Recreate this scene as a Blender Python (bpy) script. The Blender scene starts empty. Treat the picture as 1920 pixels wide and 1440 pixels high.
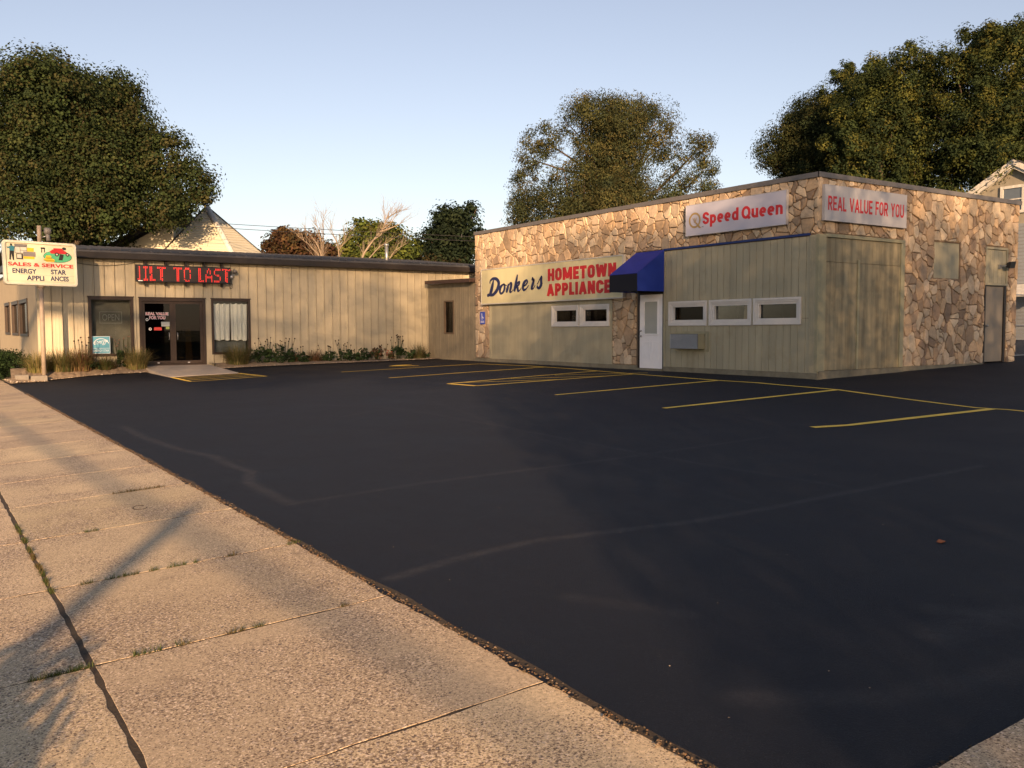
import bpy, math, random
import numpy as np
from mathutils import Vector, Matrix
rad = math.radians
S = bpy.context.scene
COL = S.collection
random.seed(7)
RNG = np.random.default_rng(11)

# ------------------------------------------------------------------ camera
cd = bpy.data.cameras.new("camera"); cam = bpy.data.objects.new("camera", cd); COL.objects.link(cam)
cd.sensor_width = 36; cd.lens = 31.5; cd.clip_start = .05; cd.clip_end = 3000
yaw, pit, rol = rad(33.73), rad(3.5), rad(-.19)
f_ = Vector((math.sin(yaw)*math.cos(pit), math.cos(yaw)*math.cos(pit), -math.sin(pit)))
r_ = Vector((math.cos(yaw), -math.sin(yaw), 0)); u_ = r_.cross(f_)
r2 = math.cos(rol)*r_ + math.sin(rol)*u_; u2 = -math.sin(rol)*r_ + math.cos(rol)*u_
cam.matrix_world = Matrix(((r2.x, u2.x, -f_.x, 0), (r2.y, u2.y, -f_.y, 0), (r2.z, u2.z, -f_.z, 1.5), (0, 0, 0, 1)))
S.camera = cam
# ------------------------------------------------------------------ light
SUN_EL = rad(13.0)
SUN_AZ = math.atan2(-.47, -.88)            # clockwise from +Y
w = bpy.data.worlds.new("World"); S.world = w; w.use_nodes = True
nt = w.node_tree; nt.nodes.clear()
wo = nt.nodes.new("ShaderNodeOutputWorld"); bg = nt.nodes.new("ShaderNodeBackground"); sk = nt.nodes.new("ShaderNodeTexSky")
sk.sky_type = 'NISHITA'; sk.sun_disc = False; sk.sun_elevation = SUN_EL; sk.sun_rotation = SUN_AZ % (2*math.pi)
sk.altitude = 0; sk.air_density = 1.0; sk.dust_density = .9; sk.ozone_density = 1.2
bg.inputs[1].default_value = .086
hs = nt.nodes.new('ShaderNodeHueSaturation'); hs.inputs['Saturation'].default_value = .74; nt.links.new(sk.outputs[0], hs.inputs['Color']); tn = nt.nodes.new('ShaderNodeMix'); tn.data_type = 'RGBA'; tn.blend_type = 'MULTIPLY'; tn.inputs[0].default_value = 1; tn.inputs[7].default_value = (1.075, .968, .985, 1); nt.links.new(hs.outputs[0], tn.inputs[6]); nt.links.new(tn.outputs[2], bg.inputs[0]); nt.links.new(bg.outputs[0], wo.inputs[0])
sl = bpy.data.lights.new("sun", 'SUN'); sun = bpy.data.objects.new("sun", sl); COL.objects.link(sun)
sl.energy = 5.0; sl.angle = rad(.42); sl.color = (1.0, .64, .36)
sd = Vector((math.sin(SUN_AZ)*math.cos(SUN_EL), math.cos(SUN_AZ)*math.cos(SUN_EL), math.sin(SUN_EL)))
sun.rotation_euler = sd.to_track_quat('Z', 'Y').to_euler()
S.view_settings.view_transform = 'Standard'; S.view_settings.look = 'None'
S.view_settings.exposure = 1.05; S.view_settings.gamma = 1
S.cycles.max_bounces = 6; S.cycles.transparent_max_bounces = 12
S.cycles.use_adaptive_sampling = True

# ------------------------------------------------------------------ materials
def nodes(name):
    m = bpy.data.materials.new(name); m.use_nodes = True; t = m.node_tree
    return m, t, t.nodes["Principled BSDF"]
def rgba(c): return (c[0], c[1], c[2], 1)
def N(t, k, **kw):
    n = t.nodes.new(k)
    for a, b in kw.items(): setattr(n, a, b)
    return n
def noise(t, scale, detail=4, rough=.6, stretch=None, dist=0):
    tc = N(t, "ShaderNodeTexCoord"); mp = N(t, "ShaderNodeMapping")
    if stretch: mp.inputs['Scale'].default_value = stretch
    t.links.new(tc.outputs['Object'], mp.inputs[0])
    n = N(t, "ShaderNodeTexNoise"); n.inputs['Scale'].default_value = scale; n.inputs['Detail'].default_value = detail
    n.inputs['Roughness'].default_value = rough; n.inputs['Distortion'].default_value = dist
    t.links.new(mp.outputs[0], n.inputs['Vector']); return n.outputs['Fac']
def ramp(t, fac, stops):
    r = N(t, "ShaderNodeValToRGB"); e = r.color_ramp.elements
    while len(e) < len(stops): e.new(.5)
    for i, (p, c) in enumerate(stops): e[i].position = p; e[i].color = rgba(c) if len(c) == 3 else c
    t.links.new(fac, r.inputs[0]); return r.outputs[0]
def mix(t, a, b, fac, mode='MIX'):
    m = N(t, "ShaderNodeMix", data_type='RGBA', blend_type=mode)
    for sock, v in ((m.inputs[0], fac), (m.inputs[6], a), (m.inputs[7], b)):
        if hasattr(v, 'links'): t.links.new(v, sock)
        elif isinstance(v, (int, float)): sock.default_value = v
        else: sock.default_value = rgba(v)
    return m.outputs[2]
def bump(t, b, h, strength=.3, dist=.01):
    n = N(t, "ShaderNodeBump"); n.inputs['Strength'].default_value = strength; n.inputs['Distance'].default_value = dist
    t.links.new(h, n.inputs['Height']); t.links.new(n.outputs[0], b.inputs['Normal'])
def gl(x): return (x, x, x)
def mat(name, c, rough=.7, var=.15, scale=6, bmp=0, bscale=60, stretch=None, metal=0, streak=0, stain=None, spec=.4, attr=None):
    m, t, b = nodes(name)
    b.inputs['Roughness'].default_value = rough; b.inputs['Metallic'].default_value = metal
    b.inputs['Specular IOR Level'].default_value = spec
    base = c
    if attr:
        a = N(t, "ShaderNodeAttribute"); a.attribute_name = attr; base = a.outputs['Color']
    f = noise(t, scale, 5, .65, stretch)
    col = mix(t, base, ramp(t, f, [(.25, gl(1-var)), (.75, gl(1+var))]), 1, 'MULTIPLY')
    if streak:
        s = noise(t, 5, 5, .7, (1.3, 1.3, .09))
        col = mix(t, col, ramp(t, s, [(.35, gl(1-streak)), (.62, gl(1))]), 1, 'MULTIPLY')
    if stain:
        s = noise(t, 1.3, 6, .7)
        col = mix(t, col, stain, ramp(t, s, [(.55, gl(0)), (.75, gl(.55))]))
    t.links.new(col, b.inputs['Base Color'])
    if bmp: bump(t, b, noise(t, bscale, 4, .6, stretch), bmp)
    return m
def glass_mat(name, tint=(.75, .78, .78), refl=1.0, ior=1.5, rough=.0):
    m = bpy.data.materials.new(name); m.use_nodes = True; t = m.node_tree; t.nodes.clear()
    o = N(t, "ShaderNodeOutputMaterial"); mx = N(t, "ShaderNodeMixShader"); tr = N(t, "ShaderNodeBsdfTransparent")
    g = N(t, "ShaderNodeBsdfGlossy"); fr = N(t, "ShaderNodeFresnel"); fr.inputs[0].default_value = ior
    tr.inputs[0].default_value = rgba(tint); g.inputs['Roughness'].default_value = rough; g.inputs[0].default_value = rgba(gl(refl))
    t.links.new(fr.outputs[0], mx.inputs[0]); t.links.new(tr.outputs[0], mx.inputs[1]); t.links.new(g.outputs[0], mx.inputs[2])
    t.links.new(mx.outputs[0], o.inputs[0]); return m
def emit_mat(name, c, s):
    m, t, b = nodes(name); b.inputs['Base Color'].default_value = rgba(c)
    b.inputs['Emission Color'].default_value = rgba(c); b.inputs['Emission Strength'].default_value = s; return m
def leaf_mat(name, trans=.38, rough=.75):
    m, t, b = nodes(name)
    a = N(t, "ShaderNodeAttribute"); a.attribute_name = "Col"
    t.links.new(a.outputs['Color'], b.inputs['Base Color']); b.inputs['Roughness'].default_value = rough
    b.inputs['Specular IOR Level'].default_value = .12
    tr = N(t, "ShaderNodeBsdfTranslucent"); mx = N(t, "ShaderNodeMixShader"); mx.inputs[0].default_value = trans
    o = t.nodes["Material Output"]
    t.links.new(a.outputs['Color'], tr.inputs[0]); t.links.new(b.outputs[0], mx.inputs[1]); t.links.new(tr.outputs[0], mx.inputs[2])
    t.links.new(mx.outputs[0], o.inputs[0]); return m

M = {}
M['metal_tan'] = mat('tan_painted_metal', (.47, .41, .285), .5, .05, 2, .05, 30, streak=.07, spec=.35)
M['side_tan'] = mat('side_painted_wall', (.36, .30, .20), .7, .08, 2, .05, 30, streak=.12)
M['bronze'] = mat('dark_bronze_metal', (.022, .017, .014), .45, .2, 9, .05)
M['frame_brown'] = mat('brown_anodised_frame', (.045, .030, .021), .42, .2, 14)
M['roof_metal'] = mat('roof_metal', (.07, .07, .075), .55, .2, 5, metal=.3)
M['shed_siding'] = mat('annex_siding', (.25, .215, .15), .75, .12, 3, .1, 60, streak=.2)
M['olive'] = mat('olive_painted_siding', (.37, .34, .235), .75, .12, 3, .25, 40, (1, 1, .12), streak=.10, stain=(.24, .215, .14))
M['olive_ply'] = mat('weathered_plywood', (.31, .27, .17), .8, .22, 2.2, .35, 40, (1, 1, .12), streak=.42, stain=(.10, .085, .05))
M['olive_trim'] = mat('pale_olive_trim', (.32, .30, .19), .65, .12, 3, .1, streak=.15)
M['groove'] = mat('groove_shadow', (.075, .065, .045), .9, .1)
M['seam'] = mat('seam_shadow_brown', (.15, .115, .075), .7, .15)  # brown painted as the shadow of the lap seams
M['found'] = mat('painted_foundation', (.20, .18, .125), .85, .25, 5, .5, 30, stain=(.09, .08, .06))
M['mortar'] = mat('brown_mortar', (.20, .145, .095), .95, .25, 12, .6, 80)
M['stone'] = mat('veneer_stone', (.4, .3, .2), .9, .22, 9, .9, 34, attr='Col')
M['cap'] = mat('grey_metal_coping', (.15, .14, .135), .5, .12, 3, metal=.2)
M['blue_strip'] = mat('blue_painted_strip', (.012, .03, .14), .5, .1)
M['sign_grey'] = mat('grey_blue_sign_face', (.47, .47, .56), .35, .03, 1)
M['sign_grey2'] = mat('warm_grey_sign_face', (.42, .41, .42), .35, .03, 1)
M['sign_cream'] = mat('cream_sign_face', (.62, .56, .33), .45, .06, 1.2, streak=.05)
M['sign_edge'] = mat('aluminium_edge', (.5, .48, .42), .4, .1)
M['red'] = mat('red_letters', (.52, .02, .025), .45, .05)
M['navy'] = mat('navy_letters', (.012, .02, .085), .45, .05)
M['gold'] = mat('gold_emblem', (.36, .25, .10), .45, .05)
M['white'] = mat('white_paint', (.82, .82, .83), .4, .04, 4)
M['winwhite'] = mat('off_white_vinyl_frame', (.62, .60, .56), .45, .06, 5)
M['blue'] = mat('royal_blue_awning', (.008, .03, .25), .8, .12, 3, .1, 300)
M['blue_top'] = mat('purplish_blue_awning_top', (.02, .028, .25), .8, .15, 3, .1, 300)  # slightly lighter, more purple blue than the awning sides
M['black_awn'] = mat('black_awning_valance', (.006, .007, .014), .8, .1)
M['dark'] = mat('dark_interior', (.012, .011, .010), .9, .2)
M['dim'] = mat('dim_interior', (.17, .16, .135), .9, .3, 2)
M['blind'] = mat('grey_blind', (.42, .42, .37), .8, .05)
M['curtain'] = mat('white_curtain', (.85, .84, .80), .85, .06, 5)
M['steel'] = mat('galvanised_steel', (.34, .35, .35), .4, .15, 8, metal=.7)
M['ac'] = mat('grey_ac_louvre', (.36, .39, .42), .5, .08)
M['black'] = mat('black_plastic', (.01, .01, .011), .5, .1)
M['door_grey'] = mat('taupe_steel_door', (.24, .21, .165), .6, .06, 2, streak=.08)
M['glass'] = glass_mat('window_glass', (.92, .94, .93), .6, 1.45)
M['glass_dark'] = glass_mat('tinted_window_glass', (.34, .33, .30), .55, 1.5)
M['glass_lamp'] = mat('lamp_glass', (.55, .55, .5), .15, .02, 3, spec=.7)
M['pale_yellow'] = mat('sign_panel_acrylic', (.70, .66, .46), .35, .03, 1)
M['sign_frame'] = mat('cream_sign_cabinet', (.74, .71, .55), .4, .04)
M['pole_tan'] = mat('painted_pole', (.31, .25, .19), .6, .2, 4)
M['lamp_grey'] = mat('lamp_housing', (.16, .15, .14), .5, .1)
M['bark'] = mat('bark', (.095, .070, .050), .95, .35, 3, .8, 20, (1, 1, .3))
M['bark_pale'] = mat('bare_pale_bark', (.27, .215, .155), .9, .25, 3)
M['leaf'] = leaf_mat('leaves')
M['plant'] = leaf_mat('plant_leaves', .2)
M['lap'] = mat('cream_lap_siding', (.52, .485, .37), .7, .06, 2)
M['trim_white'] = mat('weathered_white_trim', (.60, .58, .52), .7, .15, 6, streak=.25)
M['shingle'] = mat('dark_shingles', (.045, .045, .05), .9, .3, 8, .3)
M['house_wall'] = mat('grey_beige_house_wall', (.27, .245, .19), .8, .1, 3, streak=.15)
M['house_blue'] = mat('grey_blue_house_siding', (.20, .22, .24), .8, .1, 3)
M['wood_pole'] = mat('utility_pole_wood', (.12, .085, .06), .9, .3, 4)
M['cable'] = mat('black_cable', (.015, .015, .016), .6, .1)
M['block'] = mat('concrete_block', (.20, .18, .15), .9, .2, 8, .6)
M['yellowpaint'] = None

# asphalt with sealed seams stored as a mesh attribute
def asphalt_mat():
    m, t, b = nodes('sealed_asphalt')
    f = noise(t, .55, 6, .6); g = noise(t, 150, 2, .7)
    col = mix(t, (.0034, .0052, .0105), (.0060, .0080, .0150), ramp(t, f, [(.3, gl(0)), (.7, gl(1))]))
    col = mix(t, col, (.0125, .0115, .012), ramp(t, noise(t, 1.6, 6, .75, (1, .35, 1), 1.2), [(.55, gl(0)), (.78, gl(.6))]))
    a = N(t, "ShaderNodeAttribute"); a.attribute_name = "seam"
    sm = N(t, "ShaderNodeMath", operation='MULTIPLY'); t.links.new(a.outputs['Fac'], sm.inputs[0])
    t.links.new(ramp(t, noise(t, 5, 5, .7), [(.25, gl(.15)), (.65, gl(1))]), sm.inputs[1])
    col = mix(t, col, (.036, .034, .036), sm.outputs[0])
    col = mix(t, col, ramp(t, g, [(.3, gl(.6)), (.7, gl(1.5))]), 1, 'MULTIPLY')
    col = mix(t, col, (.11, .10, .095), ramp(t, noise(t, 300, 1, .5), [(.69, gl(0)), (.74, gl(.9))]))
    col = mix(t, col, (.002, .002, .003), ramp(t, noise(t, .8, 8, .8, None, 2.5), [(.485, gl(0)), (.5, gl(.5)), (.515, gl(0))]))
    t.links.new(col, b.inputs['Base Color'])
    rr = N(t, "ShaderNodeMapRange"); rr.inputs[3].default_value = .62; rr.inputs[4].default_value = .86
    t.links.new(f, rr.inputs[0]); t.links.new(rr.outputs[0], b.inputs['Roughness'])
    b.inputs['Specular IOR Level'].default_value = .27
    bump(t, b, g, .8, .008); return m
M['asphalt'] = asphalt_mat()
def concrete_mat(name, fine=1.0, c1=(.64, .50, .315), c2=(.53, .41, .26)):
    m, t, b = nodes(name)
    tc = N(t, "ShaderNodeTexCoord")
    f = noise(t, .9, 6, .65); f2 = noise(t, 60, 5, .75)
    col = mix(t, c2, c1, ramp(t, f, [(.3, gl(0)), (.7, gl(1))]))
    at = N(t, 'ShaderNodeAttribute'); at.attribute_name = 'Col'; col = mix(t, col, at.outputs['Color'], 1, 'MULTIPLY')
    col = mix(t, col, ramp(t, noise(t, 2.3, 7, .75), [(.28, (.55, .53, .52)), (.42, gl(1))]), .8, 'MULTIPLY')
    col = mix(t, col, ramp(t, noise(t, .7, 8, .7, None, 1.5), [(.490, gl(1)), (.499, gl(.42)), (.508, gl(1))]), .0, 'MULTIPLY')
    col = mix(t, col, ramp(t, f2, [(.35, gl(.66)), (.65, gl(1.22))]), fine, 'MULTIPLY')
    h = None
    for sc, th, cc, k in ((62, .30, (.12, .075, .045), .9), (47, .26, (.80, .64, .46), .8), (100, .36, (.24, .17, .115), .75), (24, .15, (.12, .09, .075), .9), (33, .17, (.55, .45, .36), .6)):
        v = N(t, "ShaderNodeTexVoronoi"); v.inputs['Scale'].default_value = sc
        dn = N(t, "ShaderNodeTexNoise"); dn.inputs['Scale'].default_value = sc*1.5
        t.links.new(tc.outputs['Object'], dn.inputs['Vector'])
        ad = N(t, "ShaderNodeVectorMath", operation='SCALE'); ad.inputs['Scale'].default_value = .9/sc
        t.links.new(dn.outputs['Color'], ad.inputs[0])
        a2 = N(t, "ShaderNodeVectorMath", operation='ADD'); t.links.new(tc.outputs['Object'], a2.inputs[0]); t.links.new(ad.outputs[0], a2.inputs[1])
        t.links.new(a2.outputs[0], v.inputs['Vector'])
        pat = noise(t, 1.1, 4, .6)
        thr = N(t, "ShaderNodeMapRange"); thr.inputs[1].default_value = .3; thr.inputs[2].default_value = .7
        thr.inputs[3].default_value = th*.45; thr.inputs[4].default_value = th*1.7
        t.links.new(pat, thr.inputs[0])
        lt = N(t, "ShaderNodeMath", operation='LESS_THAN'); t.links.new(v.outputs['Distance'], lt.inputs[0]); t.links.new(thr.outputs[0], lt.inputs[1])
        kk = N(t, "ShaderNodeMath", operation='MULTIPLY'); t.links.new(lt.outputs[0], kk.inputs[0]); kk.inputs[1].default_value = k*fine
        col = mix(t, col, cc, kk.outputs[0])
        if h is None: h = lt.outputs[0]
    t.links.new(col, b.inputs['Base Color']); b.inputs['Roughness'].default_value = .9
    hh = N(t, "ShaderNodeMath", operation='SUBTRACT'); t.links.new(f2, hh.inputs[0]); t.links.new(h, hh.inputs[1])
    bump(t, b, hh.outputs[0], .5, .004); return m
M['walk'] = concrete_mat('exposed_aggregate_concrete')
M['slab'] = mat('smooth_concrete', (.40, .34, .27), .9, .12, 2, .3, 60)
M['soil'] = mat('sandy_bed_soil', (.22, .165, .11), .95, .4, 9, .9, 30)
M['gap'] = mat('joint_dirt', (.055, .04, .026), 1, .4, 30, .5)
M['grass_ground'] = mat('grass_ground', (.06, .075, .028), .95, .4, 2, .8, 40)
def paint_mat():
    m, t, b = nodes('yellow_line_paint')
    col = mix(t, (.88, .57, .07), (.55, .34, .06), ramp(t, noise(t, 14, 6, .75), [(.6, gl(0)), (.85, gl(.6))]))
    t.links.new(col, b.inputs['Base Color']); b.inputs['Roughness'].default_value = .75; return m
M['yellowpaint'] = paint_mat()

# ------------------------------------------------------------------ object helpers
BASE = {}
def link(o, parent=None):
    COL.objects.link(o)
    if parent is not None: o.parent = parent; BASE[o.name] = BASE[parent.name]
    else: BASE[o.name] = Vector((0, 0, 0))
    return o
def tag(o, label=None, cat=None, group=None, kind=None):
    if label: o['label'] = label
    if cat: o['category'] = cat
    if group: o['group'] = group
    if kind: o['kind'] = kind
    return o
def thing(name, label, cat, loc=(0, 0, 0), group=None):
    o = bpy.data.objects.new(name, None); o.empty_display_size = .2
    COL.objects.link(o); o.location = loc; BASE[o.name] = Vector(loc)
    return tag(o, label, cat, group)
class MB:
    def __init__(s): s.v = []; s.f = []; s.c = []; s.col = None; s.sm = []
    def add(s, vs, fs, smooth=False):
        o = len(s.v); s.v += [tuple(v) for v in vs]; s.f += [tuple(i+o for i in f) for f in fs]
        s.sm += [smooth]*len(fs)
        if s.col is not None: s.c += [s.col]*len(vs)
    def box(s, x0, x1, y0, y1, z0, z1):
        v = [(x, y, z) for z in (z0, z1) for y in (y0, y1) for x in (x0, x1)]
        s.add(v, [(0, 2, 3, 1), (4, 5, 7, 6), (0, 1, 5, 4), (2, 6, 7, 3), (0, 4, 6, 2), (1, 3, 7, 5)])
    def prism(s, poly, off):             # poly: 3D points, off: extrusion vector
        n = len(poly); a = [Vector(p) for p in poly]; b = [p+Vector(off) for p in a]
        s.add(a+b, [tuple(range(n)), tuple(range(2*n-1, n-1, -1))]+[(i, i+n, (i+1) % n+n, (i+1) % n) for i in range(n)])
    def tube(s, pts, rad_, n=8, cap=True):
        pts = [Vector(p) for p in pts]; r = rad_ if isinstance(rad_, (list, tuple)) else [rad_]*len(pts)
        vs = []; ref = None
        for i, p in enumerate(pts):
            d = (pts[min(i+1, len(pts)-1)]-pts[max(i-1, 0)]).normalized()
            if ref is None: ref = Vector((1, 0, 0)) if abs(d.x) < .8 else Vector((0, 1, 0))
            a = (ref-d*ref.dot(d)).normalized(); b = d.cross(a); ref = a
            vs += [p+(a*math.cos(2*math.pi*k/n)+b*math.sin(2*math.pi*k/n))*r[i] for k in range(n)]
        fs = [(i*n+k, i*n+(k+1) % n, (i+1)*n+(k+1) % n, (i+1)*n+k) for i in range(len(pts)-1) for k in range(n)]
        if cap: fs += [tuple(reversed(range(n))), tuple(range((len(pts)-1)*n, len(pts)*n))]
        s.add(vs, fs, True)
    def build(s, name, m, parent=None, bevel=0):
        me = bpy.data.meshes.new(name)
        o = bpy.data.objects.new(name, me); link(o, parent); b = BASE[o.name]
        me.from_pydata([(v[0]-b.x, v[1]-b.y, v[2]-b.z) for v in s.v], [], s.f)
        me.polygons.foreach_set('use_smooth', s.sm)
        if s.c:
            a = me.color_attributes.new('Col', 'FLOAT_COLOR', 'POINT')
            a.data.foreach_set('color', np.array([(c[0], c[1], c[2], 1) for c in s.c], dtype=np.float32).ravel())
        me.materials.append(m if not isinstance(m, str) else M[m]); me.update()
        if bevel:
            bv = o.modifiers.new('bevel', 'BEVEL'); bv.width = bevel; bv.segments = 2; bv.limit_method = 'ANGLE'
        return o
def tri_obj(name, verts, faces, cols, m, parent=None):   # numpy quads
    me = bpy.data.meshes.new(name); o = bpy.data.objects.new(name, me); link(o, parent); b = BASE[o.name]
    V = np.asarray(verts, dtype=np.float32)-np.array(b, dtype=np.float32); Fq = np.asarray(faces, dtype=np.int32)
    me.vertices.add(len(V)); me.vertices.foreach_set('co', V.ravel())
    k = Fq.shape[1]
    me.loops.add(Fq.size); me.loops.foreach_set('vertex_index', Fq.ravel())
    me.polygons.add(len(Fq)); me.polygons.foreach_set('loop_start', np.arange(0, Fq.size, k, dtype=np.int32))
    me.update(calc_edges=True)
    if cols is not None:
        a = me.color_attributes.new('Col', 'FLOAT_COLOR', 'POINT')
        a.data.foreach_set('color', np.hstack([cols, np.ones((len(cols), 1))]).astype(np.float32).ravel())
    me.materials.append(M[m] if isinstance(m, str) else m); return o

# wall frames: P(u, z, d) with u along the wall, d outwards
W0, S0, L0 = 16.6, 12.76, 30.8
class Fr:
    def __init__(s, o, r): s.o = Vector(o); s.r = Vector(r); s.n = s.r.cross(Vector((0, 0, 1)))
    def P(s, u, z, d=0): return s.o+s.r*u+Vector((0, 0, z))+s.n*d
FW = Fr((W0, 0, 0), (0, -1, 0)); FS = Fr((0, S0, 0), (1, 0, 0)); FL = Fr((0, L0, 0), (1, 0, 0))
FA = Fr((16.63, 0, 0), (0, -1, 0)); FD = Fr((3.2, 0, 0), (0, -1, 0))
def fbox(mb, F, u0, u1, z0, z1, d0, d1):
    pts = [F.P(u, z, d) for d in (d0, d1) for z in (z0, z1) for u in (u0, u1)]
    mb.add(pts, [(0, 2, 3, 1), (4, 5, 7, 6), (0, 1, 5, 4), (2, 6, 7, 3), (0, 4, 6, 2), (1, 3, 7, 5)])
def fframe(mb, F, u0, u1, z0, z1, w_, d0, d1):
    fbox(mb, F, u0, u1, z0, z0+w_, d0, d1); fbox(mb, F, u0, u1, z1-w_, z1, d0, d1)
    fbox(mb, F, u0, u0+w_, z0+w_, z1-w_, d0, d1); fbox(mb, F, u1-w_, u1, z0+w_, z1-w_, d0, d1)
def recess(F, u0, u1, z0, z1, depth, d0=-.02):     # open box seen through a window
    mb = MB(); w_ = .03
    fbox(mb, F, u0-w_, u1+w_, z0-w_, z1+w_, -depth-w_, -depth)
    fbox(mb, F, u0-w_, u0, z0, z1, -depth, d0); fbox(mb, F, u1, u1+w_, z0, z1, -depth, d0)
    fbox(mb, F, u0-w_, u1+w_, z0-w_, z0, -depth, d0); fbox(mb, F, u0-w_, u1+w_, z1, z1+w_, -depth, d0)
    return mb
def wall_rects(x0, x1, z0, z1, holes):
    xs = sorted({x0, x1, *[h[0] for h in holes], *[h[1] for h in holes]}); out = []
    for a, b in zip(xs, xs[1:]):
        if b <= x0 or a >= x1: continue
        cur = z0
        for h in sorted([h for h in holes if h[0] < b-1e-6 and h[1] > a+1e-6], key=lambda h: h[2]):
            if h[2] > cur: out.append((a, b, cur, h[2]))
            cur = h[3]
        if cur < z1: out.append((a, b, cur, z1))
    return out
def text(name, s, F, u0, u1, z0, z1, d, m, parent, off=0, shear=0, ext=.004, flat=None, slope=0):
    c = bpy.data.curves.new('txt', 'FONT'); c.body = s; c.offset = off; c.shear = shear; c.extrude = .5; c.resolution_u = 4
    to = bpy.data.objects.new('txt', c); COL.objects.link(to)
    dg = bpy.context.evaluated_depsgraph_get(); dg.update()
    me = bpy.data.meshes.new_from_object(to.evaluated_get(dg))
    bpy.data.objects.remove(to); bpy.data.curves.remove(c)
    co = np.zeros(len(me.vertices)*3); me.vertices.foreach_get('co', co); co = co.reshape(-1, 3)
    lo, hi = co.min(0), co.max(0)
    t = (co-lo)/(hi-lo)
    o = bpy.data.objects.new(name, me); me.name = name; link(o, parent); b = BASE[o.name]
    out = [F.P(u0+(u1-u0)*a, z0+(z1-z0)*q+slope*(u1-u0)*a, d+ext*k)-b for a, q, k in t]
    me.vertices.foreach_set('co', np.array(out).ravel()); me.materials.clear(); me.materials.append(M[m]); me.update()
    return o
def poly(mb, F, pts, d, ext=.004):
    mb.prism([F.P(u, z, d) for u, z in pts], F.n*ext)
def ellipse(cx, cz, rx, rz, n=24): return [(cx+rx*math.cos(2*math.pi*i/n), cz+rz*math.sin(2*math.pi*i/n)) for i in range(n)]

# ------------------------------------------------------------------ ground
XE = 2.2
def lz(x, y):
    x = np.asarray(x, float); y = np.asarray(y, float)
    s_ = np.interp(y, [1.6, 3, 7, 13], [.010, .012, .0135, .026])
    r = np.clip((y-27.6)/2.4, 0, 1)*.07*np.clip((x-2.2)/3, 0, 1)*np.clip((16-x)/6, 0, 1)
    return s_*(x-XE)+r+.002
def seg_d(px, py, a, b):
    a = np.array(a); b = np.array(b); d = b-a; t = np.clip(((px-a[0])*d[0]+(py-a[1])*d[1])/(d@d), 0, 1)
    return np.hypot(px-a[0]-t*d[0], py-a[1]-t*d[1])
SEAMS = [([(2.65, 7.4), (2.68, 8.67), (2.9, 9.3), (2.86, 9.9), (2.9, 10.72), (2.72, 11.45), (2.62, 13.3), (2.66, 14.85)], .07, .8),
         ([(2.65, 7.4), (4.06, 7.57), (6.32, 7.57), (9, 7.7)], .05, .6), ([(2.35, 4.83), (2.86, 4.98), (3.56, 5.07), (4.89, 4.84), (5.65, 4.82), (9, 4.9)], .06, .8),
         ([(5.75, 16.7), (7.0, 14.3), (5.71, 13.53)], .05, .5), ([(7.0, 14.2), (7, 10.7), (6.9, 7.6), (7.0, 4.8)], .05, .45),
         ([(4.06, 2.39), (4.67, 2.34)], .14, .7), ([(4.4, 2.6), (4.9, 1.9)], .1, .7), ([(2.72, 2.44), (3.2, 2.1), (4.2, 1.9)], .09, .5),
         ([(5.7, 4.8), (7.0, 10.7), (8.1, 15)], .04, .25), ([(3.0, 3.9), (3.3, 3.3)], .07, .35), ([(10.4, 7.8), (10.4, 25)], .06, .2)]
def grid_obj(name, xs, ys, zf, m, seams=False, edge=None):
    X, Y = np.meshgrid(xs, ys); X = X.astype(float)
    if edge is not None:
        X[:, 0] += edge(ys)
    Z = zf(X, Y)
    V = np.stack([X, Y, Z], -1).reshape(-1, 3); nx = len(xs); ny = len(ys)
    i = np.arange((nx-1)*(ny-1)); r = i//(nx-1)*nx+i % (nx-1)
    Fq = np.stack([r, r+1, r+nx+1, r+nx], -1)
    o = tri_obj(name, V, Fq, None, m); o.data.polygons.foreach_set('use_smooth', [True]*len(Fq))
    if seams:
        v = np.zeros(len(V))
        for pl_, wd, st in SEAMS:
            d = np.min([seg_d(V[:, 0], V[:, 1], a, b) for a, b in zip(pl_, pl_[1:])], 0)
            v = np.maximum(v, st*np.clip(1.5-d/wd*1.2, 0, 1))
        a = o.data.attributes.new('seam', 'FLOAT', 'POINT'); a.data.foreach_set('value', v.astype(np.float32))
    return tag(o, kind='structure')
_ej = RNG.normal(0, 1, 4000)
def edgej(ys):
    k = np.convolve(_ej, np.ones(3)/3, 'same'); k2 = np.convolve(_ej[::-1], np.ones(25)/25, 'same')
    i = (np.asarray(ys)*40).astype(int) % 3900
    return k[i]*.009+k2[i]*.045-.012
xs = np.concatenate([np.arange(2.2, 8, .05), np.arange(8, 16.6, .2), np.arange(16.6, 40, 1.0)])
ys = np.concatenate([np.arange(1.66, 9, .04), np.arange(9, 17, .07), np.arange(17, 30.1, .2)])
grid_obj('parking_lot', xs, ys, lambda X, Y: lz(X, Y), M['asphalt'], True, edgej)
# the terrain, one sheet to the horizon
def ter(X, Y):
    z = np.where(X < 2.2, .05*np.clip(X-2.2, -3.1, 0)-.05, .02*np.clip(X-2.2, 0, 40)-.08)
    z = np.where(X < -2.3, -.36, z)
    return z
tx = np.array([-1500, -300, -60, -20, -12, -6, -2.31, -2.29, -.9, 2.19, 2.21, 4, 8, 12, 16, 20, 26, 34, 60, 120, 400, 1500.])
ty = np.array([-1500, -300, -60, -20, -5, 0, 1, 5, 10, 20, 27, 30, 32, 40, 60, 100, 300, 1500.])
grid_obj('ground', tx, ty, ter, M['grass_ground'])
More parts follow.
